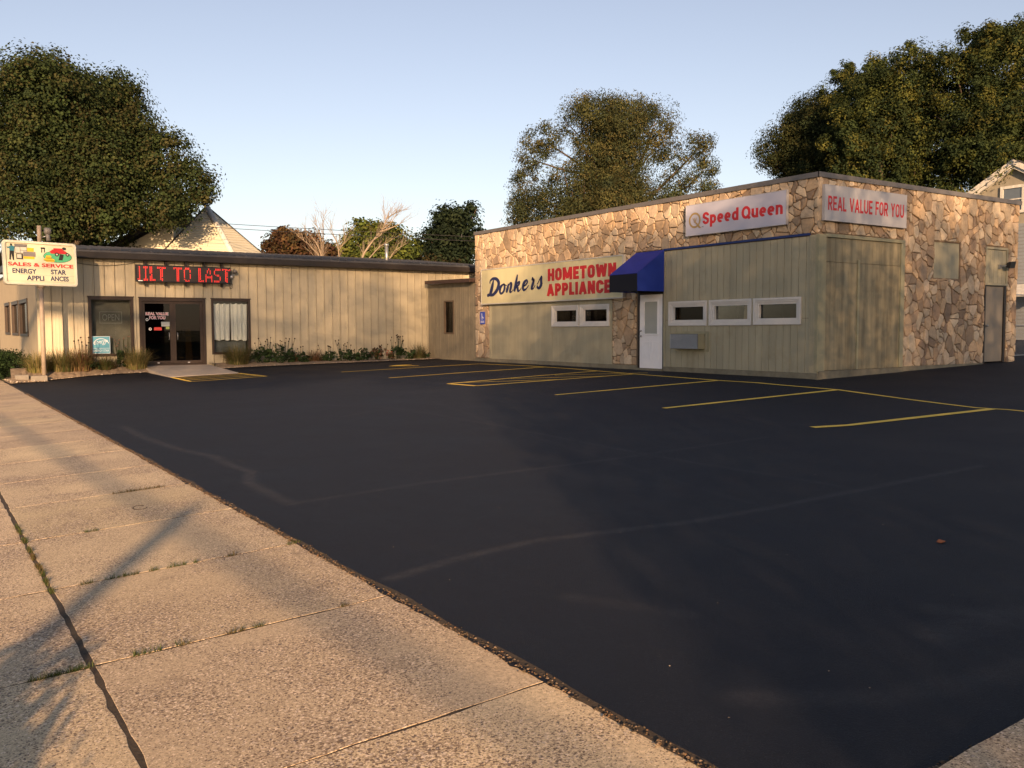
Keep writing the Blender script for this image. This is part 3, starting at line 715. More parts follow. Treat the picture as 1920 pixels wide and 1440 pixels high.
# bold stroke lettering: every letter is a set of thick bars and arcs
def arc(cx, cz, rx, rz, a0, a1, n=10): return [(cx+rx*math.cos(rad(a0+(a1-a0)*i/n)), cz+rz*math.sin(rad(a0+(a1-a0)*i/n))) for i in range(n+1)]
def glyphs(t):
    h = t/2; w_ = .62; a, b = h, w_-h; rx = (b-a)/2; c = w_/2; T = 1-h
    bowl = lambda x0, x1, z0, z1: [(x0, z0), (x1-(z1-z0)*.35, z0)]+arc(x1-(z1-z0)*.35, (z0+z1)/2, (z1-z0)*.35, (z1-z0)/2, -90, 90)+[(x0, z1)]
    O = arc(c, T-rx, rx, rx, 0, 180, 12)+arc(c, h+rx, rx, rx, 180, 360, 12)+[(b, T-rx)]
    return {
     'H': (w_, [[(a, 0), (a, 1)], [(b, 0), (b, 1)], [(a, .5), (b, .5)]]), 'O': (w_, [O]), 'E': (.52, [[(a, 0), (a, 1)], [(a, T), (.52, T)], [(a, .5), (.48, .5)], [(a, h), (.52, h)]]),
     'M': (.86, [[(a, 0), (a, 1)], [(.86-h, 0), (.86-h, 1)], [(h*1.2, .98), (.43, .12)], [(.86-h*1.2, .98), (.43, .12)]]),
     'T': (.58, [[(0, T), (.58, T)], [(.29, 0), (.29, 1)]]), 'W': (.92, [[(h*.9, 1), (.25, .02)], [(.25, .02), (.46, .92)], [(.46, .92), (.67, .02)], [(.67, .02), (.92-h*.9, 1)]]),
     'N': (.64, [[(a, 0), (a, 1)], [(.64-h, 0), (.64-h, 1)], [(h, .97), (.64-h, .03)]]), 'A': (.68, [[(h*.8, 0), (.34, .97)], [(.68-h*.8, 0), (.34, .97)], [(.17, .30), (.51, .30)]]),
     'P': (.58, [[(a, 0), (a, 1)], bowl(a, .58-h, .44, T)]), 'L': (.48, [[(a, 0), (a, 1)], [(a, h), (.48, h)]]), 'I': (t, [[(h, 0), (h, 1)]]),
     'C': (.60, [[(b, .64), (b, T-rx)]+arc(c, T-rx, rx, rx, 0, 180, 12)+arc(c, h+rx, rx, rx, 180, 360, 12)+[(b, .36)]]),
     'S': (.58, [[(.58-h, .70)]+arc(.29, T-.19, .29-h, .19, 10, 180, 9)+[(a+.02, .60), (.29, .50), (.56-h, .40)]+arc(.29, h+.19, .29-h, .19, 0, -170, 9)+[(a, .32)]]),
     'R': (.60, [[(a, 0), (a, 1)], bowl(a, .60-h, .46, T), [(.30, .46), (.60-h*.9, 0)]]), 'V': (.66, [[(h*.8, 1), (.33, .03)], [(.66-h*.8, 1), (.33, .03)]]),
     'U': (w_, [[(a, 1), (a, h+rx)]+arc(c, h+rx, rx, rx, 180, 360, 10)+[(b, 1)]]), 'F': (.50, [[(a, 0), (a, 1)], [(a, T), (.50, T)], [(a, .5), (.46, .5)]]),
     'Y': (.64, [[(h*.8, 1), (.32, .46)], [(.64-h*.8, 1), (.32, .46)], [(.32, 0), (.32, .5)]]), 'Q': (.74, [arc(.37, .5, .37-h, .5-h, 0, 360, 22), [(.42, .26), (.70, .0)]]),
     'G': (.60, [[(b, .68), (b, T-rx)]+arc(c, T-rx, rx, rx, 0, 180, 12)+arc(c, h+rx, rx, rx, 180, 360, 12)+[(b, .45)], [(.32, .45), (.6, .45)]]),
     'p': (.56, [[(a, -.26), (a, .74)], arc(.28, .37, .28-h, .37-h, 0, 360, 18)]), 'd': (.56, [[(.56-h, 0), (.56-h, 1)], arc(.28, .37, .28-h, .37-h, 0, 360, 18)]),
     'e': (.56, [[(.56-h, .40)]+arc(.28, .37, .28-h, .37-h, 8, 305, 18), [(h, .37), (.56-h*.5, .37)]]), 'u': (.54, [[(a, .74), (a, .27)]+arc(.27, .27, .27-h, .27-h, 180, 360, 8)+[(.54-h, .74)], [(.54-h, 0), (.54-h, .4)]]),
     'n': (.54, [[(a, 0), (a, .74)], [(a, .46)]+arc(.27, .47, .27-h, .27-h, 180, 0, 8)+[(.54-h, 0)]]), ' ': (.26, [])}
def stroke_text(name, s, F, u0, u1, z0, z1, d, m, parent, t=.22, gap=.09, slope=0):
    G_ = glyphs(t); tot = sum(G_[c][0] for c in s)+gap*(len(s)-1); sx = (u1-u0)/tot; sz = z1-z0; mb = MB(); x = 0; lay = 0
    for c in s:
        w_, st = G_[c]
        for li, P in enumerate(st):
            n = len(P); vs = []
            wx = t/2*sz if False else t/2
            for i, (a, b) in enumerate(P):
                def un(p, q): 
                    L_ = math.hypot(q[0]-p[0], q[1]-p[1]) or 1; return ((q[0]-p[0])/L_, (q[1]-p[1])/L_)
                e1 = un(P[i-1], P[i]) if i else un(P[0], P[1]); e2 = un(P[i], P[i+1]) if i < n-1 else e1
                tx_, tz_ = e1[0]+e2[0], e1[1]+e2[1]; L_ = math.hypot(tx_, tz_) or 1; nx, nz = -tz_/L_, tx_/L_
                k = 1/max(.6, nx*-e1[1]+nz*e1[0])
                for sg in (1, -1):
                    uu = u0+sx*(x+a+nx*wx*sg*k); vs.append(F.P(uu, z0+sz*(b+nz*wx*sg*k)+slope*(uu-u0), d+.0007*li))
            mb.add(vs, [(2*i, 2*i+1, 2*i+3, 2*i+2) for i in range(n-1)])
        x += w_+gap
    return mb.build(name, m, parent)
# ------------------------------------------------------------------ wall signs
def sign(name, label, F, u0, u1, z0, z1, d0, d1, m, loc):
    t = thing(name, label, 'sign', loc)
    mb = MB(); fbox(mb, F, u0, u1, z0, z1, d0, d1); p = mb.build('panel', m, t)
    return t, p
SG, p = sign('wall_sign', 'long cream board lettered Donkers Hometown Appliances left of the blue awning', FW, -26.52, -19.08, 2.37, 3.54, .055, .15, 'sign_cream', (16.5, 22.8, 2.4))
mb = MB(); fframe(mb, FW, -26.54, -19.06, 2.35, 3.56, .035, .06, .165); mb.build('frame', 'sign_edge', SG)
stroke_text('lettering', 'HOMETOWN', FW, -22.62, -19.36, 2.98, 3.36, .152, 'red', SG, .25, .07)
stroke_text('lettering', 'APPLIANCES', FW, -22.66, -19.24, 2.52, 2.90, .152, 'red', SG, .25, .07)
# brush script, each letter a few thick-and-thin strokes
def catmull(P, n=7):
    out = []
    for i in range(len(P)-1):
        p0, p1, p2, p3 = [np.array(P[min(max(i+k, 0), len(P)-1)], float) for k in (-1, 0, 1, 2)]
        for j in range(n):
            t = j/n; out.append(.5*((2*p1)+(-p0+p2)*t+(2*p0-5*p1+4*p2-p3)*t*t+(-p0+3*p1-3*p2+p3)*t**3))
    out.append(np.array(P[-1], float)); return out
def brush(mb, F, P, ox, oz, sx, sz, sh, d, wmul=1):
    q = catmull(P); pts = [(ox+sx*p[0]+sh*sz*p[1], oz+sz*p[1], p[2]*wmul) for p in q]; vs = []
    for i, (x, z, w_) in enumerate(pts):
        a, b = pts[max(0, i-1)], pts[min(len(pts)-1, i+1)]; dx, dz = b[0]-a[0], b[1]-a[1]; L_ = math.hypot(dx, dz) or 1
        nx, nz = -dz/L_*w_, dx/L_*w_
        vs += [F.P(x+nx, z+nz, d), F.P(x-nx, z-nz, d)]
    mb.add(vs, [(2*i, 2*i+2, 2*i+3, 2*i+1) for i in range(len(pts)-1)])
mb = MB(); kk = [0]
def br(P, ox, s_=1): kk[0] += 1; ox2 = X0+(ox-X0)*1.36; brush(mb, FW, P, ox2, 2.655+.05*(ox2-X0), .45, .36, .28, .1525+.0012*kk[0], .52)
B_, T_ = .13, .05
X0 = -26.08
# D (cap height about 1.35 units)
br([(.45, 1.45, .05), (.40, .9, .15), (.30, .3, .16), (.12, .02, .09), (-.08, -.05, .06), (-.12, .08, .05), (.05, .12, .05)], X0)
br([(.02, 1.1, .05), (.0, 1.35, .07), (.35, 1.55, .09), (.9, 1.45, .12), (1.25, 1.05, .16), (1.15, .5, .15), (.75, .08, .11), (.3, .0, .08), (.1, .05, .05)], X0)
def lo(x):   # o
    br([(.35, .85, .05), (.08, .65, .11), (.0, .3, .13), (.18, .02, .08), (.45, .1, .08), (.6, .45, .12), (.5, .78, .09), (.35, .85, .05), (.7, .75, .035), (.85, .7, .03)], x)
def lstem(x, h, b=0): br([(.12, h, .06), (.1, h*.6, .125), (.05, b+.25, .13), (.02, b, .1)], x)
lo(X0+.52)
lstem(X0+.83, .8); br([(.07, .4, .04), (.3, .8, .06), (.5, .78, .11), (.5, .4, .125), (.48, .08, .1), (.7, .05, .04), (.85, .25, .03)], X0+.83)
lstem(X0+1.17, 1.5); br([(.07, .35, .04), (.3, .72, .06), (.52, .8, .09), (.5, .58, .07), (.15, .42, .05)], X0+1.17); br([(.2, .42, .06), (.4, .3, .11), (.52, .05, .1), (.75, .08, .04), (.9, .3, .03)], X0+1.17)
br([(.0, .35, .03), (.3, .42, .05), (.52, .68, .07), (.38, .86, .07), (.12, .66, .12), (.04, .3, .13), (.2, .02, .09), (.5, .1, .05), (.75, .4, .03)], X0+1.52)
br([(.05, .75, .03), (.15, .95, .07), (.22, .75, .07), (.35, .78, .08), (.28, .4, .125), (.22, .05, .1), (.42, .02, .04), (.6, .3, .03)], X0+1.84)
br([(.0, .3, .03), (.35, .95, .06), (.42, .6, .11), (.48, .25, .12), (.3, -.02, .09), (.05, .06, .06), (.08, .2, .06)], X0+2.12)
br([(.45, .2, .04), (.62, .4, .03)], X0+2.12)
mb.build('script_lettering', 'navy', SG)

SG, p = sign('wall_sign', 'blue-grey panel lettered Speed Queen on the stone facing above the siding', FW, -16.68, -13.53, 3.85, 4.61, .05, .12, 'sign_grey', (16.5, 15.1, 3.85))
mb = MB(); fframe(mb, FW, -16.69, -13.52, 3.84, 4.62, .014, .045, .124); mb.build('frame', 'sign_grey2', SG)
stroke_text('lettering', 'Speed', FW, -16.10, -14.93, 4.085, 4.385, .122, 'red', SG, .205, .07)
stroke_text('lettering', 'Queen', FW, -14.84, -13.62, 4.085, 4.385, .122, 'red', SG, .205, .07)
mb = MB()     # ring with a plug-like fork emblem
n = 36; ri, ro = .145, .195; vs = []
for i in range(n+1):
    a = 2*math.pi*i/n
    for r0 in (ri, ro): vs.append(FW.P(-16.37+r0*math.cos(a)*1.05, 4.22+r0*math.sin(a), .1235))
mb.add(vs, [(2*i, 2*i+1, 2*i+3, 2*i+2) for i in range(n)])
poly(mb, FW, [(-16.36, 4.16), (-16.30, 4.16), (-16.14, 4.01), (-16.22, 4.01)], .124, .002)
for k in range(3): poly(mb, FW, [(-16.44+.06*k, 4.28), (-16.42+.06*k, 4.28), (-16.355+.01*k, 4.15), (-16.37+.01*k, 4.15)], .1262+.001*k, .002)
mb.build('emblem', 'gold', SG)
text('trademark', 'TM', FW, -16.13, -16.07, 4.02, 4.045, .122, 'navy', SG)
SG, p = sign('wall_sign', 'warm grey panel lettered Real Value For You on the right stone face', FS, 16.68, 19.70, 3.87, 4.63, .05, .12, 'sign_grey2', (18.2, 12.65, 3.87))
mb = MB(); fframe(mb, FS, 16.67, 19.71, 3.86, 4.64, .014, .045, .124); mb.build('frame', 'sign_grey2', SG)
stroke_text('lettering', 'REAL VALUE FOR YOU', FS, 16.78, 19.60, 4.09, 4.40, .122, 'red', SG, .17, .10)
# accessible parking plate
SG = thing('accessible_parking_sign', 'small blue accessible parking plate on the narrow stone pier at the far end', 'sign', (16.5, 26.6, 1.67))
mb = MB(); fbox(mb, FW, -26.78, -26.46, 1.68, 2.11, .05, .056); mb.build('panel', mat('sign_blue', (.03, .07, .42), .4, .05), SG)
mb = MB(); mb.tube([FW.P(-26.66, 2.03, .0565), FW.P(-26.66, 2.03, .06)], .022, 10)
poly(mb, FW, [(-26.672, 2.0), (-26.645, 2.0), (-26.63, 1.93), (-26.575, 1.93), (-26.55, 1.885), (-26.57, 1.875), (-26.59, 1.912), (-26.665, 1.912)], .0565, .002)
vs = []
for i in range(17):
    a = math.radians(-200+i*14)
    for r0 in (.05, .062): vs.append(FW.P(-26.64+r0*math.cos(a), 1.905+r0*math.sin(a), .0595))
mb.add(vs, [(2*i, 2*i+1, 2*i+3, 2*i+2) for i in range(16)])
for k in range(2): fbox(mb, FW, -26.74, -26.50, 1.735+.04*k, 1.75+.04*k, .0562, .058)
mb.build('symbol', 'white', SG)

# flood light beside the back door
FLT = thing('flood_light', 'small flood lamp on the boarded transom above the taupe door', 'lamp', (24.3, 12.7, 3.1))
mb = MB(); fbox(mb, FS, 24.06, 24.17, 3.06, 3.17, .001, .05); mb.tube([FS.P(24.12, 3.12, .04), FS.P(24.2, 3.13, .12), FS.P(24.27, 3.15, .16)], .014, 6); mb.build('bracket', 'steel', FLT)
mb = MB(); mb.prism([FS.P(24.22, 3.10, .12), FS.P(24.24, 3.22, .14), FS.P(24.24, 3.24, .26), FS.P(24.22, 3.06, .24)], (.26, 0, .02)); mb.build('head', 'black', FLT, bevel=.006)

# ------------------------------------------------------------------ tan metal building
MBD = thing('metal_clad_store', 'long low tan metal-clad store with dark fascia and glass entrance', 'building', (3.2, 30.8, .3))
HL = [(4.60, 5.93, .68, 2.56), (6.10, 8.20, .34, 2.55), (8.39, 9.71, .68, 2.55)]
ZW = 3.74
mb = MB()
for a, b, c, d in wall_rects(3.2, 20, .1, ZW, HL): fbox(mb, FL, a, b, c, d, -.12, 0)
# ribs every 0.305 m, cut at the openings
k = 0; u = 3.2
ribs = [9.957+.305*i for i in range(-23, 34)]
for u in ribs:
    if u < 3.25: continue
    for a, b, c, d in wall_rects(u-.022, u+.022, .12, ZW, HL):
        if b-a < .03: continue
        if any(h[0]-.03 < u < h[1]+.03 and d <= h[3] and c < h[2] for h in HL) and False: continue
        vs = [FL.P(a, z, 0) for z in (c, d)]+[FL.P(u-.010, z, .030) for z in (c, d)]+[FL.P(u+.008, z, .030) for z in (c, d)]+[FL.P(b, z, 0) for z in (c, d)]
        mb.add(vs, [(0, 1, 3, 2), (2, 3, 5, 4), (4, 5, 7, 6), (1, 7, 5, 3), (0, 2, 4, 6)])
    # two shallow stiffening ribs
    for q in (.10, .20):
        for a, b, c, d in wall_rects(u+q-.02, u+q+.02, .12, ZW, HL):
            if b-a < .03: continue
            mb.add([FL.P(a, c, 0), FL.P(a, d, 0), FL.P(u+q, d, .0035), FL.P(u+q, c, .0035), FL.P(b, d, 0), FL.P(b, c, 0)], [(0, 1, 2, 3), (3, 2, 4, 5)])
mb.build('wall_cladding', 'metal_tan', MBD)
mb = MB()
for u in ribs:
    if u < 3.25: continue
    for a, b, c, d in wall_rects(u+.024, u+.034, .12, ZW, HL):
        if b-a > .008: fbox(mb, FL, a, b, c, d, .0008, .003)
mb.build('seam_shadows', 'seam', MBD)  # thin dark strips standing in for the lap shadow at each rib
mb = MB(); HD = [(-42.2, -40.1, 1.35, 2.59), (-39.15, -36.68, 1.33, 2.56), (-36.2, -33.6, 1.31, 2.54)]
for a, b, c, d in wall_rects(-45.5, -30.8, .1, ZW, HD): fbox(mb, FD, a, b, c, d, -.12, 0) 
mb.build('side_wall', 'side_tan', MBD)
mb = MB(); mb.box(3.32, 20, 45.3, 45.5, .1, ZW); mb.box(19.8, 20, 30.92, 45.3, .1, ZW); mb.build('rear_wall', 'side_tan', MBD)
mb = MB(); mb.box(3.175, 3.27, 30.765, 30.799, .1, ZW); mb.build('corner_trim', 'metal_tan', MBD)
# roof and fascia
mb = MB(); YO = 30.45
mb.add([(2.95, YO-.02, 4.0), (20.2, YO-.02, 4.0), (20.2, 38.1, 4.76), (2.95, 38.1, 4.76), (2.95, 45.9, 4.0), (20.2, 45.9, 4.0)], [(0, 1, 2, 3), (3, 2, 5, 4)])
for i in range(56):
    x = 3.05+.305*i; mb.prism([(x, YO-.04, 4.002), (x+.05, YO-.04, 4.002), (x+.05, 38.1, 4.762), (x, 38.1, 4.762)], (0, 0, .03))
mb.build('roof', 'roof_metal', MBD)
mb = MB(); mb.box(2.93, 20.2, YO-.03, YO+.02, 3.755, 3.985); mb.box(2.93, 2.96, YO+.02, 45.9, 3.75, 4.0); mb.box(2.96, 20.2, YO+.02, 30.92, 3.745, 3.775)
mb.build('fascia', 'bronze', MBD)
mb = MB(); mb.box(2.92, 20.2, YO-.045, YO-.031, 3.93, 3.99); mb.build('drip_edge', 'roof_metal', MBD)
# vent pipe on the roof
mb = MB(); mb.tube([(16.47, 34, 4.1), (16.47, 34, 4.95)], .07, 12); mb.tube([(16.47, 34, 4.95), (16.47, 34, 5.05)], .10, 12); mb.build('vent_pipe', 'steel', MBD)

# windows
def win_brown(F, u0, u1, z0, z1, fw, parent, glass='glass', depth=1.0, room='dim', mull=0):
    mb = MB(); fframe(mb, F, u0, u1, z0, z1, fw, -.10, .035); fbox(mb, F, u0-.02, u1+.02, z1-.002, z1+.03, -.05, .05)
    f = mb.build('window', 'frame_brown', parent)
    mb = MB(); fbox(mb, F, u0+fw, u1-fw, z0+fw, z1-fw, -.06, -.055); mb.build('pane', glass, f)
    recess(F, u0+.02, u1-.02, z0+.02, z1-.02, depth, -.122).build('room', room, f)
    return f
wL = win_brown(FL, 4.60, 5.93, .68, 2.56, .085, MBD, 'glass', .3, 'dim')
wR = win_brown(FL, 8.39, 9.71, .68, 2.55, .075, MBD, 'glass', .9, 'dim')
for h in HD: win_brown(FD, *h, .09, MBD, 'glass_dark', 1.0, 'dark')
# curtains in the right window
mb = MB()
for (a, b, zb) in ((8.47, 9.04, 1.16), (9.07, 9.63, 1.15)):
    n = 46; vs = []
    for i in range(n+1):
        t = i/n; x = a+(b-a)*t; dp = .03*math.sin(t*22)+.015*math.sin(t*51+1)
        vs += [FL.P(x, 2.42-.035*abs(math.sin(t*9)), -.128+dp*.6), FL.P(a+(b-a)*(t*.96+.02)+.01*math.sin(t*30), zb+.02*math.sin(t*13), -.128+dp)]
    mb.add(vs, [(2*i, 2*i+1, 2*i+3, 2*i+2) for i in range(n)], True)
mb.build('curtain', 'curtain', wR)
mb = MB(); fbox(mb, FL, 8.47, 9.63, .76, 1.12, -.32, -.30); mb.build('lower_board', mat('grey_board', (.17, .18, .18)), wR)
# unlit tube sign frame and ENERGY STAR poster in the left window
OS = thing('unlit_window_sign', 'faint unlit tube sign reading open inside the left shop window', 'sign', (5.26, 30.9, 1.72))
mb = MB(); fframe(mb, FL, 4.94, 5.6, 1.73, 2.10, .012, -.10, -.09); mb.build('frame', 'blind', OS)
text('lettering', 'OPEN', FL, 5.02, 5.52, 1.82, 2.02, -.10, 'blind', OS, -.01, ext=.01)
PO = thing('window_poster', 'light blue square energy rating poster in the lower left of the shop window', 'poster', (4.95, 30.9, .7))
mb = MB(); fbox(mb, FL, 4.69, 5.22, .77, 1.32, -.050, -.044); mb.build('sheet', mat('poster_blue', (.12, .38, .50), .5, .06), PO)
mb = MB(); vs = []
fframe(mb, FL, 4.695, 5.215, .775, 1.315, .01, -.044, -.042)
for i in range(25):
    a = math.radians(15+150*i/24)
    for r0 in (.205, .225): vs.append(FL.P(4.955+r0*math.cos(a)*1.05, 1.04+r0*math.sin(a)*.95, -.0425))
mb.add(vs, [(2*i, 2*i+1, 2*i+3, 2*i+2) for i in range(24)])
fbox(mb, FL, 4.72, 5.19, .935, .945, -.044, -.042)
st = [(5.12+.05*math.cos(math.pi/2+k*math.pi/5)*(1 if k % 2 == 0 else .45), 1.17+.05*math.sin(math.pi/2+k*math.pi/5)*(1 if k % 2 == 0 else .45)) for k in range(10)]
poly(mb, FL, st, -.0415, .001); mb.build('artwork', 'white', PO)
text('lettering', 'energy', FL, 4.74, 5.14, 1.0, 1.15, -.043, 'white', PO, 0, .35, .002, slope=.15)
text('lettering', 'ENERGY STAR', FL, 4.73, 5.18, .83, .90, -.043, 'white', PO, ext=.002)

# entrance: frame and two glass door leaves
mb = MB(); fframe(mb, FL, 6.10, 8.20, .30, 2.55, .09, -.11, .03); fbox(mb, FL, 6.08, 8.22, 2.548, 2.58, -.05, .05); mb.build('entrance_frame', 'frame_brown', MBD)
for (a, b) in ((6.19, 7.148), (7.152, 8.11)):
    mb = MB(); fbox(mb, FL, a, a+.09, .40, 2.455, -.08, -.03); fbox(mb, FL, b-.09, b, .40, 2.455, -.08, -.03); fbox(mb, FL, a+.09, b-.09, 2.37, 2.455, -.08, -.03); fbox(mb, FL, a+.09, b-.09, .40, .50, -.08, -.03)
    dl = mb.build('glass_door', 'frame_brown', MBD)
    mb = MB(); fbox(mb, FL, a+.09, b-.09, .50, 2.37, -.058, -.052); mb.build('pane', 'glass_dark', dl)
    hx = b-.13 if a < 7 else a+.13
    mb = MB(); mb.tube([FL.P(hx, 1.20, -.05), FL.P(hx, 1.20, .02), FL.P(hx, 1.42, .02), FL.P(hx, 1.42, -.05)], .012, 8)
    if a > 7: mb.tube([FL.P(a+.09, 1.33, -.09), FL.P(b-.09, 1.33, -.09)], .012, 8)
    mb.build('handle', 'steel', dl)
    mb = MB(); fbox(mb, FL, (a+b)/2-.035, (a+b)/2+.035, .425, .445, -.03, -.022); mb.build('lock', 'white', dl)
    if a < 7:
        text('decal_lettering', 'REAL VALUE', FL, 6.31, 7.02, 1.99, 2.09, -.050, 'white', dl, .055, ext=.002)
        text('decal_lettering', 'REAL VALUE', FL, 6.325, 7.005, 2.0, 2.08, -.047, 'red', dl, .0, ext=.001)
        text('decal_lettering', 'FOR YOU', FL, 6.42, 6.92, 1.86, 1.965, -.050, 'white', dl, .055, ext=.002)
        text('decal_lettering', 'FOR YOU', FL, 6.435, 6.905, 1.87, 1.955, -.047, 'red', dl, .0, ext=.001)
        for nm, (u0, u1, z0, z1), m_ in (('notice', (6.79, 7.05, 1.63, 1.78), mat('notice_paper', (.42, .44, .40))), ('sticker', (6.93, 7.04, 1.54, 1.62), mat('green_sticker', (.35, .42, .12))), ('sticker', (6.56, 6.80, 1.50, 1.60), mat('red_sticker', (.65, .06, .05)))):
            mb = MB(); fbox(mb, FL, u0, u1, z0, z1, -.051, -.049); mb.build(nm, m_, dl)
        for (cx, cz) in ((6.35, 1.85), (6.44, 1.545)):
            mb = MB(); vs = []
            for i in range(21):
                for r0 in (.025, .045): vs.append(FL.P(cx+r0*math.cos(i*math.pi/10), cz+r0*math.sin(i*math.pi/10), -.049))
            mb.add(vs, [(2*i, 2*i+1, 2*i+3, 2*i+2) for i in range(20)])
            mb.build('round_decal', 'curtain', dl)
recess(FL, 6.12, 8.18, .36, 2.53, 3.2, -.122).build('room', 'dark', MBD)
YP = thing('leaning_yellow_board', 'narrow ochre board leaning just inside the right glass door', 'board', (7.7, 31.2, .36))
mb = MB(); mb.prism([(7.62, 31.2, .40), (7.86, 31.2, .40), (7.92, 31.7, 1.55), (7.76, 31.7, 1.55)], (0, .03, 0)); mb.prism([(7.76, 31.17, .40), (7.80, 31.17, .40), (7.90, 31.6, 1.5), (7.87, 31.6, 1.5)], (0, .02, 0))
mb.build('board', mat('ochre_board', (.55, .36, .07), .6, .2), YP)
CT = thing('counter', 'dim counter with papers behind the right glass door', 'counter', (7.5, 32.4, .36))
mb = MB(); mb.box(7.2, 8.1, 32.3, 32.8, .38, 1.25); mb.build('cabinet', 'dim', CT); mb = MB(); mb.box(7.17, 8.13, 32.27, 32.83, 1.251, 1.29); mb.build('top', 'blind', CT)
mb = MB(); mb.box(7.85, 8.05, 32.4, 32.6, 1.292, 1.6); mb.build('papers', 'blind', CT)

# LED sign
LD = thing('led_sign', 'black electronic message board with red letters hanging above the glass entrance', 'sign', (7.46, 30.5, 3.06))
mb = MB(); fbox(mb, FL, 5.97, 8.97, 3.055, 3.60, .22, .32); mb.build('cabinet', 'black', LD, bevel=.008)
mb = MB(); fbox(mb, FL, 6.01, 8.93, 3.09, 3.565, .3205, .3225); mb.build('display', mat('led_board', (.04, .03, .026), .6, .2, 40), LD)
G = {'I': ["111", "010", "010", "010", "010", "010", "111"], 'L': ["1000"]*6+["1111"], 'T': ["11111"]+["00100"]*6, 'O': ["01110"]+["10001"]*5+["01110"],
     'A': ["00100", "01010", "01010", "10001", "11111", "10001", "10001"], 'S': ["01111", "10000", "10000", "01110", "00001", "00001", "11110"], 'u': ["01", "01", "01", "01", "01", "01", "11"], ' ': ["000"]*7}
mb = MB(); col = 0
G['T'] = ["111111"]+["001100"]*6;  G['L'] = ["1100"]*6+["1111"]
cw = 2.86/62.0
for ch in 'uIL'+'T O'.replace(' O', '')+' TO LAST':
    g = G[ch]
    for r in range(7):
        for c in range(len(g[0])):
            if g[r][c] == '1':
                for sub in (0, 1):
                    if random.random() < .07: continue
                    u = 6.02+(col+c)*cw; z = 3.545-r*.0655-sub*.0327
                    fbox(mb, FL, u+.006, u+cw-.012, z-.026, z-.004, .3227, .326)
    col += len(g[0])+(2 if ch == 'u' else 1)
mb.build('lit_letters', emit_mat('red_led', (1, .04, .03), .36), LD)
mb = MB(); mb2 = MB()
for u in (6.28, 6.92, 7.55, 8.14, 8.72):
    for (za, zb_) in ((3.60, 3.76), (2.95, 3.055)): mb = MB(); fbox(mb, FL, u-.018, u+.018, za, zb_, .03, .25); mb.build('bracket', 'bronze', LD)
mb = MB(); fbox(mb, FL, 6.04, 6.18, 3.075, 3.10, .3228, .327); mb.build('name_plate', 'curtain', LD)
mb = MB()
P = [FL.P(4.0+(6.0-4.0)*t, 3.66-.12*math.sin(t*3.14), .04) for t in [i/12 for i in range(13)]]; mb.tube(P, .007, 5); mb.build('cable', 'cable', LD); mb = MB()
mb.tube([FL.P(9.06+.05*math.cos(i*.5), 3.0+.09*math.sin(i*.5), .05) for i in range(13)], .008, 5, False)
mb.tube([FL.P(9.06, 3.30, .05), FL.P(9.08, 3.05, .05)], .008, 5)
mb.build('cable', 'cable', LD)
WL = thing('wall_lamp', 'small twin wall lamp on the tan cladding at the right end of the message board', 'lamp', (9.1, 30.7, 3.35))
mb = MB(); fbox(mb, FL, 9.08, 9.18, 3.34, 3.46, .001, .06); mb.tube([FL.P(9.13, 3.40, .05), FL.P(9.10, 3.33, .15)], .018, 8); mb.build('bracket', 'steel', WL)
mb = MB(); mb.tube([FL.P(9.15, 3.44, .06), FL.P(9.16, 3.50, .16), FL.P(9.16, 3.46, .24)], [.03, .06, .07], 12); mb.build('head', 'lamp_grey', WL)
mb = MB(); mb.tube([FL.P(9.06, 3.34, .10), FL.P(9.03, 3.28, .2)], [.025, .05], 10); mb.build('head', 'white', WL)

# annex between the two stores
AN = thing('connecting_annex', 'grooved brown-grey annex with a narrow window joining the tan store to the stone one', 'building', (16.63, 29, .3))
HA = [(-29.46, -28.73, 1.33, 2.57)]
mb = MB(); u = -30.76
while u < -27.16:
    e = min(-27.15, u+.305)
    for s0, s1 in ((u, u+.10), (u+.10, u+.205), (u+.205, e)):
        if s1-s0 < .02: continue
        for a, b, c, d in wall_rects(s0+.007, s1-.007, .2, 3.22, HA): fbox(mb, FA, a, b, c, d, -.04, .018 if s0 == u else .012)
    u = e
mb.build('siding', 'shed_siding', AN)
mb = MB()
for a, b, c, d in wall_rects(-30.78, -27.15, .15, 3.2, HA): fbox(mb, FA, a, b, c, d, -.15, -.041)
mb.box(16.8, 20, 27.15, 27.25, .2, 3.2); mb.build('wall', mat('groove_shadow_paint', (.10, .085, .06)), AN)
mb = MB(); mb.add([(16.33, 27.15, 3.16), (16.33, 30.44, 3.22), (20, 30.44, 3.5), (20, 27.15, 3.44), (16.33, 27.15, 3.29), (16.33, 30.44, 3.35), (20, 30.44, 3.63), (20, 27.15, 3.57)], [(0, 1, 2, 3), (4, 7, 6, 5), (0, 4, 5, 1), (0, 3, 7, 4), (1, 5, 6, 2)])
mb.build('roof_edge', mat('brown_fascia', (.07, .04, .03), .6), AN)
mb = MB(); fframe(mb, FA, -29.46, -28.73, 1.33, 2.57, .05, -.06, .03)
f = mb.build('window', mat('annex_window_frame', (.12, .085, .055), .6), AN)
mb = MB(); fbox(mb, FA, -29.41, -28.78, 1.38, 2.52, -.045, -.04); mb.build('pane', 'glass_dark', f)
recess(FA, -29.45, -28.74, 1.34, 2.56, .3, -.152).build('blind', 'dim', f)
mb = MB(); mb.box(16.585, 16.645, 30.70, 30.798, .3, 3.3); mb.build('corner_trim', 'metal_tan', AN)

